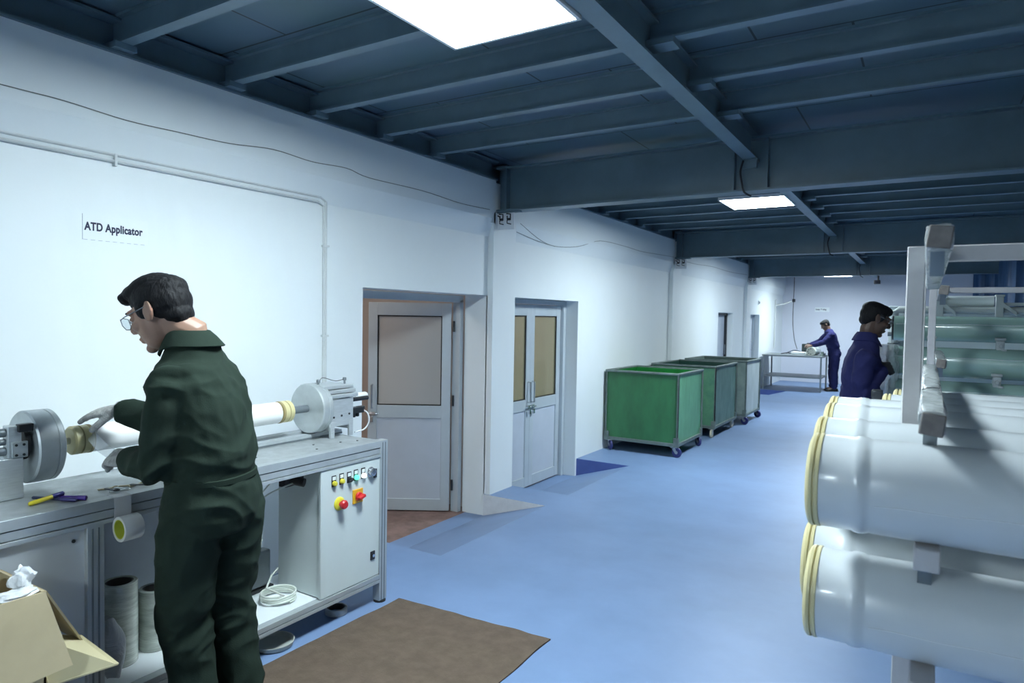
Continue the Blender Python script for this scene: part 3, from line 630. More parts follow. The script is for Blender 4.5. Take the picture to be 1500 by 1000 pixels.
# pens and metal clips on the bench top
def pen(lab, p, q, m__, r=.006):
    t = thing('marker_pen', lab, 'pen', p, 'marker pens on the bench'); p, q = Vector(p), Vector(q); L = (q - p).length
    MB().lathe([(r * .6, 0), (r, .004), (r, L * .66)], p, q - p, 12).build('barrel', m__, t); MB().lathe([(r * 1.12, L * .66), (r * 1.12, L * .97), (r * .7, L)], p, q - p, 12).build('cap', m__ if 'yellow' not in lab else mat('blue_pen_cap', (.03, .025, .16), .35), t)
    return t
NAV = mat('navy_pen', (.014, .018, .06), .35); PUR = mat('purple_pen', (.06, .02, .22), .35)
pen('dark slim pen lying behind the yellow pen on the bench', (-2.83, 1.175, .9415), (-2.665, 1.25, .9415), NAV)
pen('yellow pen lying on the bench beside the headstock', (-2.74, 1.125, .942), (-2.745, 1.245, .957), mat('yellow_pen', (.60, .50, .03), .35), .008)
pen('purple marker pen lying nearest the bench edge', (-2.745, 1.23, .943), (-2.66, 1.285, .943), PUR, .008)
BR = mat('brass_clip', (.42, .36, .22), .35, .8)
for k in range(7):
    a = random.uniform(0, PI); c = Vector((-2.72 + random.uniform(-.05, .055), 1.44 + random.uniform(-.045, .065), .937 + .003 * (k % 3)))
    d = Vector((math.cos(a), math.sin(a), 0)); o_ = MB(); o_.box(c, (.055, .012, .004), Matrix.Rotation(a, 3, 'Z')); ring(o_, c + d * .034 + Vector((0, 0, .001)), .010, .003, n=14, k=6)
    tag(o_.build('metal_clip', [BR, ALU, DARKM][k % 3]), 'small metal clip in the loose heap under the gloved hand', 'clip', 'heap of metal clips on the bench')
# things on the floor under the bench
t = reel('tape_ring', 'empty pale tape ring on the floor under the bench near the right post', (-2.72, 2.60, 0), .06, .035, mat('dusty_white_ring', (.42, .43, .43), .7), COREM, None, r_in=.82)
m_ = MB(); m_.lathe([(.05, 0), (.09, .006), (.098, .028), (.092, .028), (.085, .012), (.0, .008)], (-2.70, 2.17, 0), (0, 0, 1), 36); tag(m_.build('dish', mat('pale_dish', (.46, .48, .44), .5)), 'pale shallow dish on the floor under the bench behind the man', 'dish')

# cardboard box at the lower left
t = thing('cardboard_box', 'open tan cardboard box with bent flaps on the floor at the lower left', 'box', (-2.33, .98, 0))
def quad(mb, P, th=.006):
    P = [Vector(p) for p in P]; n_ = (P[1] - P[0]).cross(P[2] - P[0]).normalized() * th
    return mb.loft([P, [p + n_ for p in P]])
bx0, bx1, by0, by1, bz = -2.595, -2.28, .52, .98, .78
m_ = MB(); m_.bb((bx0, by0, 0), (bx1, by1, .008))
m_.bb((bx0, by0, 0), (bx0 + .007, by1, bz)); m_.bb((bx1 - .007, by0, 0), (bx1, by1, bz)); m_.bb((bx0, by0, 0), (bx1, by0 + .007, bz)); m_.bb((bx0, by1 - .007, 0), (bx1, by1, bz)); m_.build('box_body', CARD, t, smooth=False)
quad(MB(), [(bx1, by0, bz), (bx1, by1, bz), (-2.222, 1.03, .545), (-2.205, by0 - .03, .535)]).build('flap', CARD, t, smooth=False)
quad(MB(), [(bx1, by1 + .004, bz), (bx0, by1 + .004, bz), (-2.60, 1.10, .57), (-2.375, 1.135, .535)]).build('flap', CARD, t, smooth=False)
quad(MB(), [(-2.38, .99, .615), (-2.40, 1.14, .548), (-2.17, 1.142, .517), (-2.285, .99, .478)]).build('flap', mat('pale_cardboard', (.50, .44, .27), .85, var=.06), t, smooth=False)
quad(MB(), [(bx0, by0 + .003, bz), (bx1, by0 + .003, bz), (bx1 - .03, by0 - .12, bz - .22), (bx0 + .02, by0 - .12, bz - .22)]).build('flap', CARD, t, smooth=False)
BAGW = film_mat('white_crumpled_bag', (.80, .82, .84), .3, .9, .35, 18)
def crumple(name, lab, c, r, seed, grp, mt=BAGW, amp=.55):
    m_ = MB(); rings = []
    for i in range(15):
        th = PI * (i + .15) / 14.3; ring_ = []
        for k in range(24):
            d = Vector((math.sin(th) * math.cos(k * PI / 12), math.sin(th) * math.sin(k * PI / 12), math.cos(th)))
            q = 1 + amp * noise.noise(d * 1.6 + Vector((seed, 0, 0))) + amp * .35 * abs(noise.noise(d * 3.2 + Vector((0, seed, 0))))
            ring_.append(Vector(c) + Vector((d.x * r[0], d.y * r[1], d.z * r[2])) * q)
        rings.append(ring_)
    return tag(m_.loft(rings).build(name, mt), lab, 'plastic bag', grp)
crumple('plastic_bag', 'white crumpled plastic bag draped over the near edge of the cardboard box', (-2.33, .925, .778), (.045, .05, .012), 3, 'crumpled white plastic in the box')
crumple('plastic_bag', 'twist of white plastic sticking up out of the cardboard box', (-2.37, .955, .805), (.016, .028, .032), 8, 'crumpled white plastic in the box', amp=.9)
crumple('plastic_bag', 'white plastic bag at the far left rim of the cardboard box', (-2.52, .88, .765), (.04, .06, .03), 5, 'crumpled white plastic in the box')

# floor mat
m_ = MB(); N, Mx = 36, 48; top, bot = [], []
P00, P10, P11, P01 = Vector((-2.60, 1.05, 0)), Vector((-1.565, 1.05, 0)), Vector((-1.584, 2.985, 0)), Vector((-2.555, 2.93, 0))
for j in range(Mx + 1):
    for i in range(N + 1):
        u, v = i / N, j / Mx
        p = (P00 * (1 - u) + P10 * u) * (1 - v) + (P01 * (1 - u) + P11 * u) * v
        ed = 1 if (i in (0, N) or j in (0, Mx)) else 0
        p.x += .012 * noise.noise(Vector((v * 6, u * 2, 1))) * (1 if i in (0, N) else .2); p.y += .014 * noise.noise(Vector((u * 7, v, 5))) * (1 if j in (0, Mx) else .2)
        zz = .007 + .005 * max(0, noise.noise(Vector((u * 4, v * 5, 9)))) + (.006 * max(0, noise.noise(Vector((u * 9, v * 9, 2)))) if ed else 0)
        top.append(Vector((p.x, p.y, zz))); bot.append(Vector((p.x, p.y, .0005)))
n_ = len(top); fs = []
for j in range(Mx):
    for i in range(N):
        a = j * (N + 1) + i; b_ = a + 1; c_ = a + N + 2; d_ = a + N + 1
        fs.append((a, b_, c_, d_)); fs.append((a + n_, d_ + n_, c_ + n_, b_ + n_))
edge = [i for i in range(N + 1)] + [j * (N + 1) + N for j in range(1, Mx + 1)] + [Mx * (N + 1) + i for i in range(N - 1, -1, -1)] + [j * (N + 1) for j in range(Mx - 1, 0, -1)]
for k in range(len(edge)): a, b_ = edge[k], edge[(k + 1) % len(edge)]; fs.append((a, a + n_, b_ + n_, b_))
m_.add(top + bot, fs); tag(m_.build('floor_mat', MATM), 'brown felt mat lying on the blue floor under the man at the bench', 'mat')

# ------------------------------------------------------------------ wheeled bins
GINS = mat('bright_green_fibreglass', (.012, .20, .035), .3, var=.35, vscale=5, bump=.1, bscale=40)
def bin_(lab, x0, x1, y0, y1, z0, z1, side, front, inside, steel, wheel, casters):
    t = thing('wheeled_bin', lab, 'bin', ((x0 + x1) / 2, (y0 + y1) / 2, 0), 'wheeled bins along the wall')
    th = .012
    for nm, a, b_, m__ in (('front_panel', (x0 + .02, y0 + .02, z0), (x1 - .02, y0 + .02 + th, z1 - .02), front), ('rear_panel', (x0 + .02, y1 - .02 - th, z0), (x1 - .02, y1 - .02, z1 - .02), front), ('side_panel', (x1 - .02 - th, y0 + .033, z0), (x1 - .02, y1 - .033, z1 - .02), side), ('side_panel', (x0 + .02, y0 + .033, z0), (x0 + .02 + th, y1 - .033, z1 - .02), side)):
        MB().bb(a, b_).build(nm, m__, t, smooth=False)
    l_ = MB(); q = .0335; 
    for a, b_ in (((x0 + q, y0 + q, z0 + .01), (x1 - q, y0 + q + .004, z1 - .015)), ((x0 + q, y1 - q - .004, z0 + .01), (x1 - q, y1 - q, z1 - .015)), ((x0 + q, y0 + q, z0 + .01), (x0 + q + .004, y1 - q, z1 - .015)), ((x1 - q - .004, y0 + q, z0 + .01), (x1 - q, y1 - q, z1 - .015)), ((x0 + q, y0 + q, z0 + .005), (x1 - q, y1 - q, z0 + .015))): l_.bb(a, b_)
    l_.build('liner', inside, t, smooth=False)
    f_ = MB(); w_ = .04
    for (a, b_) in (((x0, y0), (x1, y0 + w_)), ((x0, y1 - w_), (x1, y1)), ((x0, y0), (x0 + w_, y1)), ((x1 - w_, y0), (x1, y1))):
        f_.bb((*a, z0 - .035), (*b_, z0 + .004))
    f_.build('base_frame', steel, t, bevel=.003)
    f_ = MB()
    for (a, b_) in (((x0 - .004, y0 - .004), (x1 + .004, y0 + .032)), ((x0 - .004, y1 - .032), (x1 + .004, y1 + .004)), ((x0 - .004, y0), (x0 + .032, y1)), ((x1 - .032, y0), (x1 + .004, y1))): f_.bb((*a, z1 - .022), (*b_, z1 + .006))
    f_.build('rim', steel, t, bevel=.008)
    for (a, b_) in ((x0, y0), (x1, y0), (x0, y1), (x1, y1)):
        sx, sy = (1 if a == x0 else -1), (1 if b_ == y0 else -1); c_ = MB()
        c_.bb((a, b_, z0), (a + sx * .014, b_ + sy * .022, z1 - .02)); c_.bb((a, b_, z0), (a + sx * .022, b_ + sy * .014, z1 - .02)); c_.bb((a - sx * .002, b_ - sy * .002, z0 - .04), (a + sx * .055, b_ + sy * .055, z0 + .07))
        c_.build('corner_post', steel, t, bevel=.002)
    R = .062
    for (a, b_) in ((x0 + .05, y0 + .05), (x1 - .05, y0 + .05), (x0 + .05, y1 - .05), (x1 - .05, y1 - .05)):
        sw = casters + random.uniform(-.35, .35); d = Vector((math.cos(sw), math.sin(sw), 0)); s_ = Vector((-d.y, d.x, 0)); c = Vector((a, b_, R)) + d * .03
        k_ = MB(); k_.bb((a - .04, b_ - .04, z0 - .045), (a + .04, b_ + .04, z0 - .036)); k_.cyl((a, b_, z0 - .06), (a, b_, z0 - .044), .022)
        for e in (-1, 1):
            o_ = Vector((a, b_, 0)) + s_ * e * .019
            k_.prism([(-.024, z0 - .058), (.024, z0 - .058), (.042, R - .012), (.018, R - .012)], o_ - s_ * .0015, d, (0, 0, 1), .003)
        cs = k_.build('caster', mat('zinc_plate', (.5, .52, .54), .35, .8), t)
        wh = MB(); wh.lathe([(.01, -.013), (.035, -.013), (R - .004, -.014), (R, -.008), (R, .008), (R - .004, .014), (.035, .013), (.01, .013)], c, s_, 24); wh.build('wheel', wheel, cs)
        MB().lathe([(.02, -.0145), (.02, .0145)], c, s_, 14).build('wheel_hub', MATS['zinc_plate'], cs)
    return t
ZINC = mat('worn_grey_steel', (.17, .215, .205), .5, .35, var=.3, vscale=12)
BLUEW = mat('navy_wheel', (.025, .03, .14), .4); CRW = mat('cream_wheel', (.55, .50, .38), .5)
bin_('nearest wheeled bin, bright green with a green inside', -3.42, -2.475, 7.78, 8.80, .165, 1.005, mat('scuffed_pale_green', (.13, .36, .20), .45, col2=(.10, .27, .15), vscale=9, stretch=(1, 1, .3), bump=.1), mat('deep_green_fibreglass', (.030, .155, .058), .45, var=.3, vscale=6, bump=.15, bscale=50, stretch=(1, 1, .35)), GINS, ZINC, BLUEW, -.5)
bin_('middle wheeled bin, worn dark green with cream wheels', -3.42, -2.475, 9.42, 10.66, .165, 1.005, mat('worn_teal', (.14, .24, .20), .5, col2=(.07, .15, .125), vscale=7, stretch=(1, 1, .4)), mat('worn_green', (.10, .25, .14), .5, col2=(.06, .17, .11), vscale=7), mat('dark_green_inside', (.015, .07, .05), .4, var=.3), ZINC, CRW, -1.4)
bin_('farthest wheeled bin with worn greyish white sides', -3.40, -2.40, 10.95, 12.0, .165, 1.01, mat('worn_grey_white', (.48, .53, .53), .5, col2=(.36, .42, .41), vscale=8, stretch=(1, 1, .3)), mat('worn_grey_green', (.30, .36, .33), .5, col2=(.22, .28, .26), vscale=8), mat('grey_green_inside', (.10, .15, .13), .5, var=.3), ZINC, BLUEW, -.4)

# ------------------------------------------------------------------ racks and rolls on the right
XP = -.03
def rack(lab, yn, yp, yf, tiers, xs, zt, ps=.042, group='steel storage racks'):
    t = thing('storage_rack', lab, 'rack', (xs[0], yp, 0), group)
    for x in xs:
        for y in (yp, yf - .06): MB().bb((x - ps / 2, y - ps / 2, 0), (x + ps / 2, y + ps / 2, zt + .01)).build('post', RACKW, t, bevel=.003)
        for z, k in tiers:
            xb = x + ps / 2 + .001
            b_ = MB().bb((xb, yn, z - .045), (xb + .046, yf, z)).build('beam', RACKW, t, bevel=.003)
            if k:                                      # beam padded with film
                m_ = MB(); rings = []
                for i in range(26):
                    u = i / 25; y = yn - .012 + (yf - yn + .012) * u * .97; cx, cz = xb + .023, z - .022; ring_ = []
                    g = (.9 if i == 0 else 1.0)
                    for q in range(18):
                        a = 2 * PI * q / 18; ex = abs(math.cos(a)) ** .5 * (1 if math.cos(a) > 0 else -1); ez = abs(math.sin(a)) ** .5 * (1 if math.sin(a) > 0 else -1)
                        w_ = 1 + .16 * noise.noise(Vector((q * .9, y * 14 + z * 9, z)))
                        ring_.append(Vector((cx + ex * (.025 if k == 1 else .024) * g * w_, y, cz + ez * (.026 if k == 1 else .025) * g * w_)))
                    rings.append(ring_)
                m_.loft(rings).build('film_wrapping', FILMW, b_)
                MB().box((xb + .023, yn - .016, z - .024), (.042, .006, .044), Matrix.Rotation(.12, 3, 'Y')).build('end_plug', mat('dusty_brown_plug', (.20, .18, .165), .7, var=.3, vscale=30), b_, bevel=.004)
            m_ = MB(); m_.prism([(0, 0), (.03, 0), (.03, -.05)], (xb + .008, yn + .035, z - .045), (0, 1, 0), (0, 0, 1), .025); m_.build('gusset', GREYM, b_)
    for y in (yp,):
        MB().bb((xs[0] + ps / 2, y - .018, zt - (.03 if ps > .04 else .02)), (xs[1] - ps / 2, y + .018, zt + .01)).build('top_rail', RACKW, t, bevel=.003)
        MB().bb((xs[0] + ps / 2, y - .018, .12), (xs[1] - ps / 2, y + .018, .16)).build('bottom_rail', RACKW, t, bevel=.003)
    return t
TI = ((1.842, 1), (1.478, 1), (1.203, 0), (.932, 0))
rack('nearest off-white storage rack loaded with white film-wrapped rolls', 1.55, 2.07, 3.35, TI, (XP, .72), 1.842)
rack('second off-white storage rack standing behind the nearest one', 3.95, 4.42, 5.1, ((1.842, 1), (1.478, 1)), (.022, .80), 1.842, .036)

def roll_proto(x0, y, z, L=1.06, R=.1):
    t = thing('wrapped_roll', 'x', 'roll', (x0, y, z))
    w = [(.03, .022), (R - .006, .022), (R - .001, .026), (R - .001, .085), (R + .0015, .09), (R + .0025, .10), (R + .001, .112), (R - .002, .118), (R - .001, .125), (R, .2), (R, L - .1), (R + .002, L - .09), (R - .001, L - .026), (R - .006, L - .022), (.03, L - .022)]
    m_ = MB(); a = Vector((x0, y, z)); rings = []
    for r_, h in w:
        rings.append([a + Vector((h, math.cos(2 * PI * k / 48) * r_, math.sin(2 * PI * k / 48) * r_)) for k in range(48)])
    m_.loft(rings).build('film_wrap', WRAP, t, ang=50)
    for s_, e in ((1, 0), (-1, L)):
        MB().lathe([(.035, s_ * 0), (R - .012, 0), (R - .004, s_ * .003), (R + .001, s_ * .008), (R + .001, s_ * .014), (R - .004, s_ * .0155), (R - .004, s_ * .0175), (R + .001, s_ * .019), (R + .001, s_ * .026), (R - .003, s_ * .028)], (x0 + e, y, z), (1, 0, 0), 48).build('end_cap', CREAM, t)
    # film seam, a slightly wavy overlapped edge along the roll
    m_ = MB(); pts = []
    for i in range(60):
        u = i / 59; an = math.radians(-12 + 14 * u) + .03 * noise.noise(Vector((u * 9, 0, 0)))
        pts.append((x0 + .13 + u * (L - .26), y - math.cos(an) * (R + .0006), z + math.sin(an) * (R + .0006)))
    m_.tube(pts, .0013, 5); m_.build('film_seam', mat('film_seam', (.82, .85, .86), .15, coat=.6), t)
    return t
base = (-.209, 1.61, 1.304)
pr0 = roll_proto(*base)
GU, GL_ = 'white film-wrapped rolls on the upper tier', 'white film-wrapped rolls on the lower tier'
pr0['label'] = 'nearest white roll on the upper rack tier, nearest in front of the post'; pr0['group'] = GU
for (x, y, z, lab, g) in ((-.236, 1.905, 1.304, 'second white roll on the upper rack tier, just behind the nearest', GU), (-.256, 2.25, 1.304, 'third white roll on the upper rack tier, just behind the white post', GU),
        (-.268, 2.46, 1.304, 'fourth white roll on the upper rack tier, its cream end nearest the navy man', GU), (-.125, 2.67, 1.304, 'fifth white roll on the upper tier, set back to the right of the fourth', GU), (-.10, 2.88, 1.304, 'rearmost white roll on the upper tier, below the green vessels', GU),
        (-.214, 1.67, 1.033, 'nearest white roll on the lower rack tier', GL_), (-.250, 1.88, 1.033, 'second white roll on the lower tier, peeking out behind the nearest', GL_), (-.226, 2.27, 1.033, 'third white roll on the lower tier, barely seen in the gap', GL_)):
    dup(pr0, (x - base[0], y - base[1], z - base[2]), lab, g)

# green pressure vessels in their stand
t = thing('vessel_stand', 'grey steel stand with clamps carrying the green wrapped vessels', 'stand', (1.2, 5.7, 0))
STANDM = mat('pale_grey_stand', (.42, .46, .46), .45, var=.1)
for x in (.25, 1.9): 
    for y in (5.25, 6.0): MB().bb((x - .03, y - .03, 0), (x + .03, y + .03, 1.015)).build('post', STANDM, t, bevel=.003)
    MB().bb((x - .03, 5.22, 1.015), (x + .03, 6.03, 1.064)).build('cross_bar', STANDM, t, bevel=.003)
def vessel(lab, x0, y, z, R, L):
    t = thing('pressure_vessel', lab, 'vessel', (x0, y, z), 'green wrapped pressure vessels')
    MB().lathe([(R * .82, 0), (R - .004, .0), (R, .008), (R, L - .01), (R * .82, L)], (x0, y, z), (1, 0, 0), 48).build('vessel_body', GREENV, t)
    MB().lathe([(.02, -.004), (R * .9, -.006), (R * 1.005, -.004), (R * 1.005, .006), (R * .98, .008)], (x0, y, z), (1, 0, 0), 48).build('end_rim', DARK, t)
    MB().tube([(x0 + .02 + 2.4 * i / 40, y - R * math.cos(.35 + .02 * math.sin(i)), z + R * math.sin(.35 + .02 * math.sin(i))) for i in range(41)], .002, 5).build('film_seam', MATS['film_seam'], t)
    return t
vessel('topmost green wrapped vessel lying across the stand', -.215, 5.70, 1.617, .089, 2.6)
vessel('middle green wrapped vessel with shiny film around its left end', -.235, 5.55, 1.385, .103, 2.6)
vessel('lowest green wrapped vessel, just above the white rolls', -.215, 5.45, 1.165, .098, 2.6)
def clampset(x, y, z, lab):
    m_ = MB(); m_.box((x, y, z), (.045, .06, .07)); m_.box((x, y, z + .045), (.06, .03, .02)); m_.box((x + .02, y - .01, z - .03), (.03, .07, .015)); m_.cyl((x, y - .03, z), (x, y - .045, z), .014, n=10)
    return tag(m_.build('vessel_clamp', STANDM, bevel=.004), lab, 'clamp', 'clamps between the vessels')
for k, (x, z) in enumerate(((.03, 1.51), (.42, 1.51), (.66, 1.51))): clampset(x, 5.55, z, ['left clamp between topmost and middle green vessel', 'middle clamp between topmost and middle green vessel', 'right clamp between topmost and middle green vessel'][k])
for k, (x, z) in enumerate(((.40, 1.275), (.63, 1.275))): clampset(x, 5.42, z, ['left clamp between middle and lowest green vessel', 'right clamp between middle and lowest green vessel'][k])
# clear film hanging round the left ends
m_ = MB(); rings = []
for i in range(13):
    u = i / 12; zc = 1.50 - .42 * u; ring_ = []
    for k in range(28):
        a = 2 * PI * k / 28; q = 1 + .28 * noise.noise(Vector((math.cos(a) * 2, math.sin(a) * 2, u * 7)))
        ring_.append(Vector((-.235 + math.cos(a) * (.065 + .02 * u) * q, 5.43 + math.sin(a) * .15 * q, zc)))
    rings.append(ring_)
tag(m_.loft(rings).build('plastic_sheet', film_mat('crinkled_clear_film', (.86, .90, .91), .12, .5, 1.0, 16)), 'crinkled clear film bunched round the left ends of the green vessels', 'plastic film')

# white machine behind the vessels
t = thing('test_machine', 'white machine frame with pipes and rollers behind the green vessels', 'machine', (.4, 6.7, 0))
MACH = mat('white_machine_panel', (.66, .72, .72), .4)
MB().bb((-.29, 6.75, .10), (.95, 6.79, 1.80)).build('panel', MACH, t, bevel=.004)
for x in (-.25, .9): MB().bb((x, 6.64, 0), (x + .05, 6.74, 1.5)).build('leg', STANDM, t, bevel=.003)
m_ = MB(); m_.tube([(-.235, 6.45, 1.44), (-.235, 6.45, 1.745), (-.20, 6.45, 1.765), (.95, 6.45, 1.765)], .03, 10); m_.build('pipe', STANDM, t)
for k, z in enumerate((1.47, 1.56, 1.66)): m_ = MB(); m_.cyl((-.28, 6.43, z), (-.19, 6.43, z), .018); m_.cyl((-.235, 6.43, z), (-.235, 6.76, z), .012); m_.build('valve', GREYM, t)
for k, x in enumerate((.08, .47, .72)): m_ = MB(); m_.bb((x - .025, 6.38, 1.70), (x + .025, 6.46, 1.87)); m_.bb((x - .03, 6.36, 1.87), (x + .03, 6.46, 1.885)); m_.prism([(0, 0), (.09, -.08), (.09, -.11), (0, -.04)], (x + .02, 6.38, 1.83), (1, 0, 0), (0, 0, 1), -.05); m_.build('bracket', STANDM, t, bevel=.003)
MB().cyl((.10, 6.5, 1.835), (.44, 6.5, 1.835), .045).build('roller', MACH, t)
MB().bb((.47, 6.43, 1.80), (.74, 6.47, 1.825)).build('top_bar', STANDM, t, bevel=.002)
# blue strip curtains at the far right
CURT = mat('blue_strip_curtain', (.085, .17, .33), .25, var=.35, vscale=3, stretch=(6, 1, .2), coat=.3)
def curtain(lab, x0, x1, y, z0, z1, n, group):
    t = thing('strip_curtain', lab, 'curtain', ((x0 + x1) / 2, y, z0), group); w_ = (x1 - x0) / n
    MB().bb((x0 - .05, y - .03, z1), (x1 + .05, y + .05, z1 + .06)).build('curtain_rail', STEELL, t)
    for i in range(n):
        m_ = MB(); rings = []
        for j in range(9):
            z = z0 + (z1 - z0) * j / 8; b_ = .02 * noise.noise(Vector((i, z * 1.3, 3))); xx = x0 + i * w_ + .02 * noise.noise(Vector((i, z, 7)))
            rg = [Vector((xx + w_ * 1.12 * k / 6, y + b_ + .025 * math.sin(PI * k / 6) + (i % 2) * .012, z)) for k in range(7)]
            rings.append(rg + [p + Vector((0, .004, 0)) for p in rg[::-1]])
        m_.loft(rings).build('strip', CURT, t)
curtain('near wide blue plastic strip curtain at the far right', .96, 3.0, 13.5, .03, 2.72, 10, 'blue strip curtains')
curtain('farther blue strip curtain left of the near one, by the end wall', .80, 1.9, 17.4, .03, 2.85, 6, 'blue strip curtains')

# ------------------------------------------------------------------ far table
t = thing('work_table', 'grey steel work table with a lower shelf at the far wall', 'table', (-2.7, 17.6, 0))
TBM = mat('grey_table_steel', (.26, .29, .30), .4, .4, var=.15)
tx0, tx1, ty0, ty1, tz = -3.40, -2.05, 17.08, 18.15, .845
MB().bb((tx0, ty0, tz - .035), (tx1, ty1, tz)).build('tabletop', TBM, t, bevel=.003)
for x in (tx0 + .02, tx1 - .05):
    for y in (ty0 + .01, ty1 - .05): MB().bb((x, y, 0), (x + .035, y + .035, tz - .035)).build('leg', TBM, t, bevel=.002)
MB().bb((tx0 + .02, ty0 + .02, .315), (tx1 - .02, ty1 - .02, .345)).build('lower_shelf', TBM, t, bevel=.003)
t = thing('filter_element', 'short white cylindrical element lying on the far table, end towards the viewer', 'tube', (-2.29, 17.5, .95))
MB().lathe([(.02, 0), (.095, 0), (.10, .006), (.10, .55), (.09, .555)], (-2.33, 17.25, tz + .1045), (.10, 1, 0), 32).build('element_body', mat('pale_wrapped_element', (.62, .70, .68), .3), t)
m_ = MB(); m_.lathe([(.0, -.012), (.10, -.012), (.104, -.008), (.104, .03), (.10, .032)], (-2.33, 17.25, tz + .1045), (.10, 1, 0), 32); m_.build('end_cap', mat('pale_cream_cap', (.66, .66, .56), .4), t)
for k in range(8): MB().cyl((-2.33 + .062 * math.cos(k * PI / 4), 17.245, tz + .1045 + .062 * math.sin(k * PI / 4)), (-2.33 + .062 * math.cos(k * PI / 4), 17.234, tz + .1045 + .062 * math.sin(k * PI / 4)), .013, n=8).build('port', DARKM, t)
tag(MB().bb((-2.80, 17.45, tz), (-2.48, 17.75, tz + .07)).build('white_block', mat('white_foam', (.8, .84, .85), .6), bevel=.01), 'flat white block on the far table left of the element', 'block')
t = thing('instrument_box', 'dark box standing on the far table behind the element', 'box', (-2.42, 17.95, tz))
MB().bb((-2.62, 17.84, tz), (-2.30, 18.06, tz + .26)).build('case', mat('dark_green_case', (.02, .03, .03), .5), t, bevel=.008); MB().bb((-2.52, 17.93, tz + .262), (-2.40, 17.97, tz + .285)).build('handle', DARK, t, bevel=.004)
for k, pts in enumerate(([(-2.98, 17.9, tz + .01), (-2.9, 17.7, tz + .05), (-2.8, 17.95, tz + .09), (-2.65, 18.0, tz + .06)], [(-3.05, 17.6, tz + .01), (-2.95, 17.75, tz + .03), (-2.85, 17.85, tz + .015)])):
    tag(MB().tube(smooth_path(pts, 5), .01, 6).build('cable', DARK), ['dark cable looping over the far table to the dark box', 'short dark cable lying on the far table top'][k], 'cable')
m_ = MB(); m_.bb((-2.14, 17.35, tz), (-2.07, 17.8, tz + .05)); m_.bb((-2.135, 17.4, tz + .05), (-2.08, 17.55, tz + .10)); tag(m_.build('fixture', mat('grey_green_fixture', (.2, .26, .24), .5), bevel=.005), 'grey-green fixture on the right edge of the far table', 'fixture')

# ------------------------------------------------------------------ people
def remesh(mb, name, mats, parent, voxel, smooth_it=3, disp=None, post=None):
    o = mb.build(name + '_raw', mats)
    m_ = o.modifiers.new('r', 'REMESH'); m_.mode = 'VOXEL'; m_.voxel_size = voxel
    s_ = o.modifiers.new('s', 'SMOOTH'); s_.factor = .5; s_.iterations = smooth_it
    dg = bpy.context.evaluated_depsgraph_get(); dg.update()
    me = bpy.data.meshes.new_from_object(o.evaluated_get(dg)); me.name = name
    bpy.data.objects.remove(o, do_unlink=True)
    if disp:
        ns = [v.normal.copy() for v in me.vertices]
        for v, n in zip(me.vertices, ns): v.co = v.co + n * disp(v.co)
    me.polygons.foreach_set('use_smooth', [True] * len(me.polygons))
    o = bpy.data.objects.new(name, me); COL.objects.link(o)
    if parent is not None: attach(o, parent)
    return o
def ering(c, s_, f_, w_, d_, n=24, ex=.85):
    out = []
    for k in range(n):
        a = 2 * PI * k / n; x, y = math.cos(a), math.sin(a)
        x = abs(x) ** ex * (1 if x > 0 else -1); y = abs(y) ** ex * (1 if y > 0 else -1)
        out.append(c + s_ * (w_ * x) + f_ * (d_ * y))
    return out
def V(*a): return Vector(a)
def limb(mb, pts, rad, n=14):
    P = [Vector(p) for p in pts]; d0 = (P[0] - P[1]).normalized(); d1 = (P[-1] - P[-2]).normalized()
    P = [P[0] + d0 * rad[0] * .7, P[0] + d0 * rad[0] * .4] + P + [P[-1] + d1 * rad[-1] * .4, P[-1] + d1 * rad[-1] * .7]
    mb.tube(P, [rad[0] * .4, rad[0] * .8] + list(rad) + [rad[-1] * .8, rad[-1] * .4], n)
def mids(a, b, *ts): return [Vector(a).lerp(Vector(b), t) for t in ts]
def hand(mb, wr, d, pn, right, curl=.5, spread=.06, s=1.0, inf=0.0, thumb_out=.6):
    """palm, four fingers and a thumb; d towards the fingertips, pn out of the palm"""
    d = Vector(d).normalized(); pn = Vector(pn); pn = (pn - d * pn.dot(d)).normalized()
    tv = d.cross(pn) if right else pn.cross(d)              # towards the thumb side
    wr = Vector(wr); rings = []
    for u, hw, ht in ((-.03, .026, .021), (0, .027, .020), (.02, .033, .019), (.05, .040, .016), (.08, .041, .013), (.095, .036, .009)):
        rings.append(ering(wr + d * u * s, tv, pn, (hw + inf) * s, (ht + inf) * s, 16))
    mb.loft(rings)
    for k, (off, L) in enumerate(((.030, .070), (.010, .080), (-.011, .074), (-.030, .058))):
        p = wr + d * .085 * s + tv * off * s; a = curl * (.75 + .12 * k) * .6; q = d * math.cos(a) + pn * math.sin(a) + tv * (spread * (1.5 - k)) ; pts = [p - d * .02 * s, p]
        for j, f_ in enumerate((.45, .31, .24)):
            q.normalize(); p = p + q * L * f_ * s; pts.append(p)
            a = curl * (.9 + .1 * k) * (.9 if j == 0 else .7); q = q * math.cos(a) + (pn * math.cos(0) - q * pn.dot(q)).normalized() * math.sin(a)
        r_ = (.0095 - .0006 * (k == 3)) * s + inf
        mb.tube(pts + [pts[-1] + (pts[-1] - pts[-2]).normalized() * r_ * .5], [r_, r_ * 1.02, r_ * .97, r_ * .9, r_ * .8, r_ * .45], 10)
    p = wr + d * .022 * s + tv * .022 * s + pn * .006 * s; q = (d * .62 + tv * thumb_out + pn * .35).normalized(); pts = [p]
    for f_ in (.042, .034, .028):
        p = p + q * f_ * s; pts.append(p); q = (q + d * .22 + pn * .18).normalized()
    r_ = .0115 * s + inf
    mb.tube(pts + [pts[-1] + q * r_ * .5], [r_ * 1.15, r_ * 1.05, r_, r_ * .85, r_ * .45], 10)

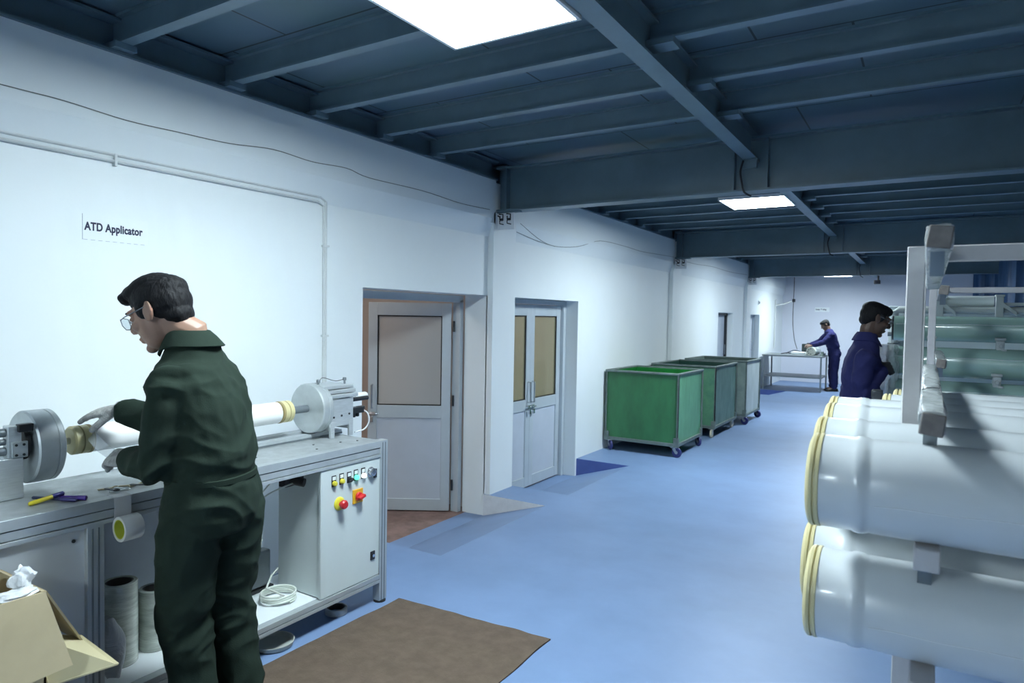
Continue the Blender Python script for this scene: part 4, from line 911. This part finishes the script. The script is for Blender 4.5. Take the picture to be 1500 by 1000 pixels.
def person(name, label, J, skin, cloth, shoe, glove=None, vox=.0045, cvox=.007, hairstyle=0, hs=1.0, glasses=True, foldamp=1.0, belt=True, cname='coverall'):
    root_loc = Vector((J['pelvis'][0], J['pelvis'][1], 0))
    for k in J: J[k] = Vector(J[k])
    fz = lambda v: Vector((v.x, v.y, 0)).normalized()
    fh, fs = fz(J['fh']), fz(J['fs'])                   # facing of hips and shoulders
    right = lambda f_: Vector((f_.y, -f_.x, 0))
    sh_, ss_ = right(fh), right(fs)
    pel, wai, che, shc, nek, hd = (J[k] for k in ('pelvis', 'waist', 'chest', 'shc', 'neck', 'head'))
    B = J.get('build', V(1, 1, 1)).x
    def torso(mb, sc, top=True):
        spec = [(pel - V(0, 0, .12), sh_, fh, .145, .115), (pel - V(0, 0, .06), sh_, fh, .178, .138), (pel, sh_, fh, .182, .14), (pel.lerp(wai, .6), sh_, fh, .172, .132), (wai, (sh_ + ss_).normalized(), (fh + fs).normalized(), .164, .127),
                (wai.lerp(che, .22), ss_, fs, .182, .144), (wai.lerp(che, .6), ss_, fs, .182, .138), (che, ss_, fs, .186, .136), (che.lerp(shc, .55), ss_, fs, .192, .128), (che.lerp(shc, .80), ss_, fs, .176, .112), (che.lerp(shc, .98), ss_, fs, .135, .094), (shc.lerp(nek, .55) + V(0, 0, .012), ss_, fs, .088, .074), (nek, ss_, fs, .064, .064)]
        mb.loft([ering(c, a, b, w_ * sc * B, d_ * sc * B) for c, a, b, w_, d_ in spec])
    # skin
    H = Vector(J['hf']).normalized(); hr = H.cross(V(0, 0, 1)).normalized(); hu = hr.cross(H); HR = Matrix((hr, H, hu)).transposed()
    hp = lambda x, y, z: hd + HR @ (V(x, y, z) * hs)
    rr = lambda *r: [q * hs for q in r]
    bd = MB(); torso(bd, .79)
    for s_, S0 in (('l', -1), ('r', 1)):
        S_, E_, W_ = J[s_ + 'S'], J[s_ + 'E'], J[s_ + 'W']; hip, kn, an = J[s_ + 'H'], J[s_ + 'K'], J[s_ + 'A']
        limb(bd, [S_] + mids(S_, E_, .4, .8) + [E_] + mids(E_, W_, .3, .65) + [W_], [.048 * B, .042 * B, .036 * B, .031 * B, .033 * B, .030, .026])
        limb(bd, [hip] + mids(hip, kn, .4, .8) + [kn] + mids(kn, an, .3, .7) + [an], [.078 * B, .072 * B, .058 * B, .052 * B, .054 * B, .045, .038])
        f_ = fh; limb(bd, [an - V(0, 0, .03), an - V(0, 0, .05) + f_ * .08, an - V(0, 0, .055) + f_ * .14], [.034, .033, .025])
        hand(bd, W_, J[s_ + 'D'], J[s_ + 'P'], s_ == 'r', J['curl'].x if s_ == 'l' else J['curl'].y, s=1.0, thumb_out=J['curl'].z if s_ == 'r' else .6)
    limb(bd, [nek - V(0, 0, .05), nek, nek.lerp(hp(0, -.02, -.06), .6), hp(0, -.015, -.03)], [.062 * hs, .059 * hs, .057 * hs, .055 * hs])
    bd.ell(hp(0, -.012, .03), rr(.075, .096, .086), HR); bd.ell(hp(0, .03, -.028), rr(.063, .068, .082), HR); bd.ell(hp(0, .036, -.078), rr(.050, .050, .038), HR)
    bd.ell(hp(0, .078, -.1), rr(.022, .02, .018), HR); bd.ell(hp(0, .078, .030), rr(.054, .022, .013), HR)
    bd.tube([hp(0, .090, .022), hp(0, .102, .0), hp(0, .114, -.022), hp(0, .112, -.032)], rr(.010, .012, .015, .011), 10)
    for e in (-1, 1):
        bd.ell(hp(.013 * e, .101, -.031), rr(.010, .011, .008), HR); bd.ell(hp(.036 * e, .068, -.022), rr(.026, .024, .02), HR)
        bd.ell(hp(.079 * e, -.006, -.004), rr(.008, .019, .032), HR @ Matrix.Rotation(.22, 3, 'X')); bd.ell(hp(.085 * e, -.014, .004), rr(.006, .015, .027), HR @ Matrix.Rotation(.22, 3, 'X') @ Matrix.Rotation(.35 * e, 3, 'Z'))
        bd.ell(hp(.032 * e, .082, .007), rr(.014, .012, .009), HR)
    bd.ell(hp(0, .086, -.066), rr(.022, .011, .012), HR); bd.ell(hp(0, .095, -.060), rr(.024, .011, .006), HR); bd.ell(hp(0, .091, -.071), rr(.021, .011, .007), HR)
    root = remesh(bd, name, [skin], None, vox, 2)
    root.data.transform(Matrix.Translation(-root_loc)); root.location = root_loc
    tag(root, label, 'person')
    for e in (-1, 1):
        m_ = MB(); m_.ell(hp(.032 * e, .0865, .004), rr(.0105, .0095, .0065), HR, 14, 8); m_.ell(hp(.032 * e, .0945, .003), rr(.0045, .003, .0045), HR, 10, 6, 1); m_.build('eye', [mat('eye_white', (.7, .7, .68), .2), DARK], root)
        MB().tube([hp(.016 * e, .094, .028), hp(.034 * e, .096, .034), hp(.052 * e, .084, .030)], rr(.003, .0045, .002), 6).build('eyebrow', HAIR, root)
    m_ = MB()
    m_.ell(hp(0, -.018, .056), rr(.082, .099, .062), HR, 28, 18); m_.ell(hp(0, -.036, .026), rr(.081, .078, .080), HR, 28, 18); m_.ell(hp(0, -.056, -.028), rr(.061, .045, .046), HR, 28, 18)
    if hairstyle == 0:
        m_.ell(hp(0, .040, .090), rr(.060, .062, .034), HR, 28, 18); m_.ell(hp(0, .0, .098), rr(.068, .078, .034), HR, 28, 18); m_.ell(hp(0, .086, .086), rr(.050, .026, .024), HR, 28, 18)
    else:
        m_.ell(hp(0, .030, .082), rr(.066, .062, .034), HR, 28, 18); m_.ell(hp(0, .066, .072), rr(.050, .026, .024), HR, 28, 18)
    for e in (-1, 1): m_.ell(hp(.071 * e, .018, .018), rr(.010, .022, .035), HR)
    Hi = HR.inverted()
    def hdisp(p):
        q = Hi @ (p - hd)
        return .0022 * noise.noise(V(q.x * 110, q.y * 30, q.z * 45)) + .0025 * noise.noise(q * 28)
    remesh(m_, 'hair', [HAIR], root, max(vox * .8, .004), 2, hdisp)
    # beard shadow is left to the skin; spectacles
    if glasses:
        g = MB()
        for e in (-1, 1):
            P = [hp(e * x, .112 - .10 * max(0, x - .03), z) for x, z in ((.012, .020), (.036, .024), (.056, .018), (.058, -.004), (.046, -.018), (.024, -.018), (.013, -.006))]
            g.tube(P, .0016 * hs, 6, closed=True)
            g.tube([hp(e * .057, .108, .016), hp(e * .078, .080, .014), hp(e * .083, .0, .016), hp(e * .083, -.02, -.002)], .0018 * hs, 6)
        g.tube([hp(-.012, .113, .012), hp(0, .116, .015), hp(.012, .113, .012)], .0016 * hs, 6)
        go = g.build('glasses', mat('spectacle_frame', (.25, .27, .30), .25, .6), root)
        for e in (-1, 1):
            P = [hp(e * x, .112 - .10 * max(0, x - .03), z) for x, z in ((.012, .020), (.036, .024), (.056, .018), (.058, -.004), (.046, -.018), (.024, -.018), (.013, -.006))]
            l_ = MB(); l_.loft([P, [p + H * .0012 for p in P]]); attach(l_.build('lens', LENS), go)
    # clothing: one piece coverall
    cv = MB(); torso(cv, 1.0)
    for s_ in 'lr':
        S_, E_, W_ = J[s_ + 'S'], J[s_ + 'E'], J[s_ + 'W']; hip, kn, an = J[s_ + 'H'], J[s_ + 'K'], J[s_ + 'A']
        limb(cv, [S_] + mids(S_, E_, .35, .7) + [E_] + mids(E_, W_, .4, .8) + [W_.lerp(E_, .06)], [.075 * B, .073 * B, .070 * B, .068 * B, .063, .055, .046], 18)
        limb(cv, [hip] + mids(hip, kn, .3, .6) + [kn] + mids(kn, an, .3, .65) + [an.lerp(kn, .03)], [.104 * B, .104 * B, .096 * B, .088 * B, .085, .080, .078], 20)
        cu = W_.lerp(E_, .04); dd = (W_ - E_).normalized(); cv.cyl(cu - dd * .045, cu + dd * .004, .047, .046)
    JT = [(J['lE'], .12), (J['rE'], .12), (J['lK'], .16), (J['rK'], .16), (wai, .16), (J['lA'], .16), (J['rA'], .16), (J['lS'], .13), (J['rS'], .13), (pel - V(0, 0, .1), .14)]
    sd = J['pelvis'].x * 3.1
    def fold(p):
        k = .45 + sum(max(0, 1 - (p - c).length / r_) for c, r_ in JT) * .9
        k = min(k, 1.5)
        w_ = V(noise.noise(p * 3 + V(sd, 0, 0)), noise.noise(p * 3 + V(0, sd, 0)), noise.noise(p * 3 + V(0, 0, sd))) * .12
        q = p + w_
        a = abs(noise.noise(V(q.x * 7, q.y * 7, q.z * 13 + sd))); b_ = abs(noise.noise(V(q.x * 13 + 5, q.y * 13, q.z * 9)))
        return foldamp * (k * (.034 * (.20 - a) + .014 * (.2 - b_)) + .003)
    co = remesh(cv, cname, [cloth], root, cvox, 3, fold)
    m_ = MB()                                                            # collar: standing band, open at the throat
    for outer in (0,):
        R0, R1 = [], []
        cb = shc.lerp(nek, .62); ct = nek.lerp(hp(0, -.03, -.08), .22)
        prof = [(cb, .084, .078), (ct, .078, .072), (ct + V(0, 0, .004), .081, .075), (ct.lerp(cb, .45), .098, .092), (cb - V(0, 0, .012), .120, .112), (cb - V(0, 0, .016), .117, .108), (ct.lerp(cb, .5), .092, .086)]
        rings = []
        for i in range(29):
            a = PI / 2 + .22 + (2 * PI - .44) * i / 28
            rings.append([c + ss_ * math.cos(a) * w_ * B + fs * math.sin(a) * d_ * B + V(0, 0, (-.045 * max(0, math.sin(a)) ** 2)) for c, w_, d_ in prof])
        m_.loft(rings)
    m_.build('collar', cloth, root)
    if belt:
        m_ = MB(); c = wai - V(0, 0, .03); sm, fm = (sh_ + ss_).normalized(), (fh + fs).normalized()
        rg = []
        for dz, g_ in ((-.012, .002), (-.009, .006), (.009, .006), (.012, .002), (.009, -.006), (-.009, -.006)): rg.append(ering(c + V(0, 0, dz), sm, fm, .168 * B + g_, .131 * B + g_, 40))
        m_.loft(rg, closed=True); m_.build('waistband', cloth, root)
    for s_ in 'lr':
        an = J[s_ + 'A']; m_ = MB(); rings = []
        tdir = fz(J.get(s_ + 'T', J['fh'])); sdv = right(tdir); base = V(an.x, an.y, 0)
        for u, hw, h in ((-.085, .022, .045), (-.075, .036, .075), (-.03, .040, .085), (.03, .042, .082), (.08, .048, .062), (.13, .050, .050), (.17, .044, .042), (.19, .022, .032)):
            c = base + tdir * u; rings.append([c + sdv * x * hw + V(0, 0, z * h) for x, z in ((-1, .02), (1, .02), (1.02, .25), (.92, .7), (.55, .98), (-.55, .98), (-.92, .7), (-1.02, .25))])
        m_.loft(rings); so = m_.build('shoe', shoe, root, bevel=.004)
        m_ = MB(); m_.loft([[base + tdir * u * 1.0 + sdv * x * (hw + .003) + V(0, 0, z) for x, z in ((-1, .0005), (1, .0005), (1, .022), (-1, .022))] for u, hw in ((-.09, .024), (-.078, .038), (.03, .044), (.08, .05), (.13, .052), (.172, .046), (.194, .024))]); attach(m_.build('sole', RUBBER), so)
        if glove is not None:
            m_ = MB(); hand(m_, J[s_ + 'W'], J[s_ + 'D'], J[s_ + 'P'], s_ == 'r', J['curl'].x if s_ == 'l' else J['curl'].y, s=1.0, inf=.0032, thumb_out=J['curl'].z if s_ == 'r' else .6)
            dd = (J[s_ + 'W'] - J[s_ + 'E']).normalized(); m_.cyl(J[s_ + 'W'] - dd * .05, J[s_ + 'W'] + dd * .015, .035, .033)
            remesh(m_, 'glove', [glove], root, .0036, 2, lambda p: .0006 * noise.noise(p * 160))
    return root

SHOE = mat('black_work_shoe', (.012, .012, .013), .5)
person('person', 'man in dark green coverall and pale gloves working at the bench', dict(
    pelvis=(-2.29, 1.56, .95), waist=(-2.30, 1.56, 1.06), chest=(-2.345, 1.56, 1.29), shc=(-2.40, 1.555, 1.465), neck=(-2.425, 1.55, 1.572), head=(-2.50, 1.478, 1.645),
    fh=(-.95, -.30, 0), fs=(-.86, -.51, 0), hf=(-.83, -.40, -.42),
    lS=(-2.325, 1.415, 1.39), lE=(-2.32, 1.36, 1.085), lW=(-2.555, 1.385, 1.085), lD=(-.93, -.20, .02), lP=(-.1, .55, -.8),
    rS=(-2.48, 1.695, 1.385), rE=(-2.58, 1.65, 1.15), rW=(-2.835, 1.50, 1.238), rD=(-.80, -.58, -.16), rP=(-.35, .0, -1),
    lH=(-2.29, 1.465, .90), lK=(-2.34, 1.47, .50), lA=(-2.28, 1.50, .10), rH=(-2.29, 1.65, .90), rK=(-2.34, 1.66, .50), rA=(-2.28, 1.69, .10),
    curl=(1.05, .28, .22), build=(1.05, 0, 0)), SKIN1, GREENC, SHOE, GLOVE, foldamp=1.25, hs=1.13, hairstyle=0)
n0 = Vector((.985, .17, 0)); nr = Vector((.17, -.985, 0))
def rel(o, f, r, z): return tuple(Vector(o) + n0 * f + nr * r + Vector((0, 0, z)))
O2 = (-.372, 5.18, 0)
person('person', 'man in navy coverall and glasses standing by the green vessels', dict(
    pelvis=rel(O2, 0, 0, .96), waist=rel(O2, -.005, 0, 1.07), chest=rel(O2, -.01, 0, 1.30), shc=rel(O2, .015, 0, 1.495), neck=rel(O2, .028, 0, 1.575), head=rel(O2, .068, 0, 1.68),
    fh=(.985, .17, 0), fs=(.985, .17, 0), hf=(.84, .36, -.38),
    lS=rel(O2, .02, -.175, 1.43), lE=rel(O2, -.02, -.21, 1.17), lW=rel(O2, .07, -.08, 1.34), lD=(.75, -.5, .1), lP=(-.4, -.7, -.5),
    rS=rel(O2, .01, .175, 1.43), rE=rel(O2, -.04, .20, 1.17), rW=rel(O2, .115, .06, 1.345), rD=(.50, .86, .06), rP=(-.7, .4, -.5),
    lH=rel(O2, 0, -.09, .9), lK=rel(O2, .02, -.10, .5), lA=rel(O2, -.02, -.11, .10), rH=rel(O2, 0, .09, .9), rK=rel(O2, .02, .10, .5), rA=rel(O2, -.03, .11, .10),
    curl=(.7, .7, .5), build=(.85, 0, 0)), SKIN2, NAVYC, SHOE, GLOVED, foldamp=.85, hairstyle=1, hs=.92)
m0 = Vector((-.93, -.36, 0)); mr = Vector((-.36, .93, 0))
def rel3(o, f, r, z): return tuple(Vector(o) + m0 * f + mr * r + Vector((0, 0, z)))
O3 = (-1.90, 17.75, 0)
person('person', 'man in navy coverall leaning over the far table', dict(
    pelvis=rel3(O3, -.03, 0, .92), waist=rel3(O3, .0, 0, 1.03), chest=rel3(O3, .06, 0, 1.25), shc=rel3(O3, .09, 0, 1.41), neck=rel3(O3, .13, 0, 1.475), head=rel3(O3, .20, 0, 1.585),
    fh=(-.93, -.36, 0), fs=(-.93, -.36, 0), hf=(-.80, -.30, -.60),
    lS=rel3(O3, .09, -.17, 1.37), lE=rel3(O3, .27, -.19, 1.17), lW=rel3(O3, .50, -.12, 1.09), lD=(-.9, -.2, -.2), lP=(0, .2, -1),
    rS=rel3(O3, .09, .17, 1.37), rE=rel3(O3, .28, .20, 1.16), rW=rel3(O3, .50, .10, 1.10), rD=(-.9, -.4, -.2), rP=(0, .2, -1),
    lH=rel3(O3, -.03, -.09, .88), lK=rel3(O3, -.01, -.10, .49), lA=rel3(O3, -.02, -.11, .10), rH=rel3(O3, -.03, .09, .88), rK=rel3(O3, -.01, .10, .49), rA=rel3(O3, -.04, .12, .10),
    curl=(.6, .6, .5), build=(1.0, 0, 0)), SKIN3, NAVYC, SHOE, None, hairstyle=1, vox=.007, cvox=.012, glasses=False)
# strip of tape held between the gloved hands
m_ = MB(); a, b_ = Vector((-2.64, 1.365, 1.098)), Vector((-2.925, 1.435, 1.125)); q = Vector((0, .018, .012))
pts = [a, a.lerp(b_, .5) + Vector((0, 0, -.01)), b_, Vector((-2.945, 1.46, 1.157)), Vector((-2.98, 1.48, 1.1695))]
m_.loft([[p - q, p + q, p + q + Vector((.0006, 0, .0006)), p - q + Vector((.0006, 0, .0006))] for p in pts])
tag(m_.build('tape_strip', film_mat('clear_tape_strip', (.75, .80, .83), .2, .28, .1, 5)), 'translucent tape strip stretched from the lower glove up to the tube', 'tape')

t = thing('drive_box', 'small dark box on a thin post beside the left ends of the green vessels', 'box', (-.24, 4.62, 0))
MB().bb((-.275, 4.58, 1.16), (-.215, 4.66, 1.245)).build('case', DARKM, t, bevel=.006); MB().bb((-.26, 4.605, 0), (-.23, 4.635, 1.16)).build('post', STANDM, t); MB().bb((-.31, 4.54, 0), (-.18, 4.70, .012)).build('base_plate', STANDM, t)
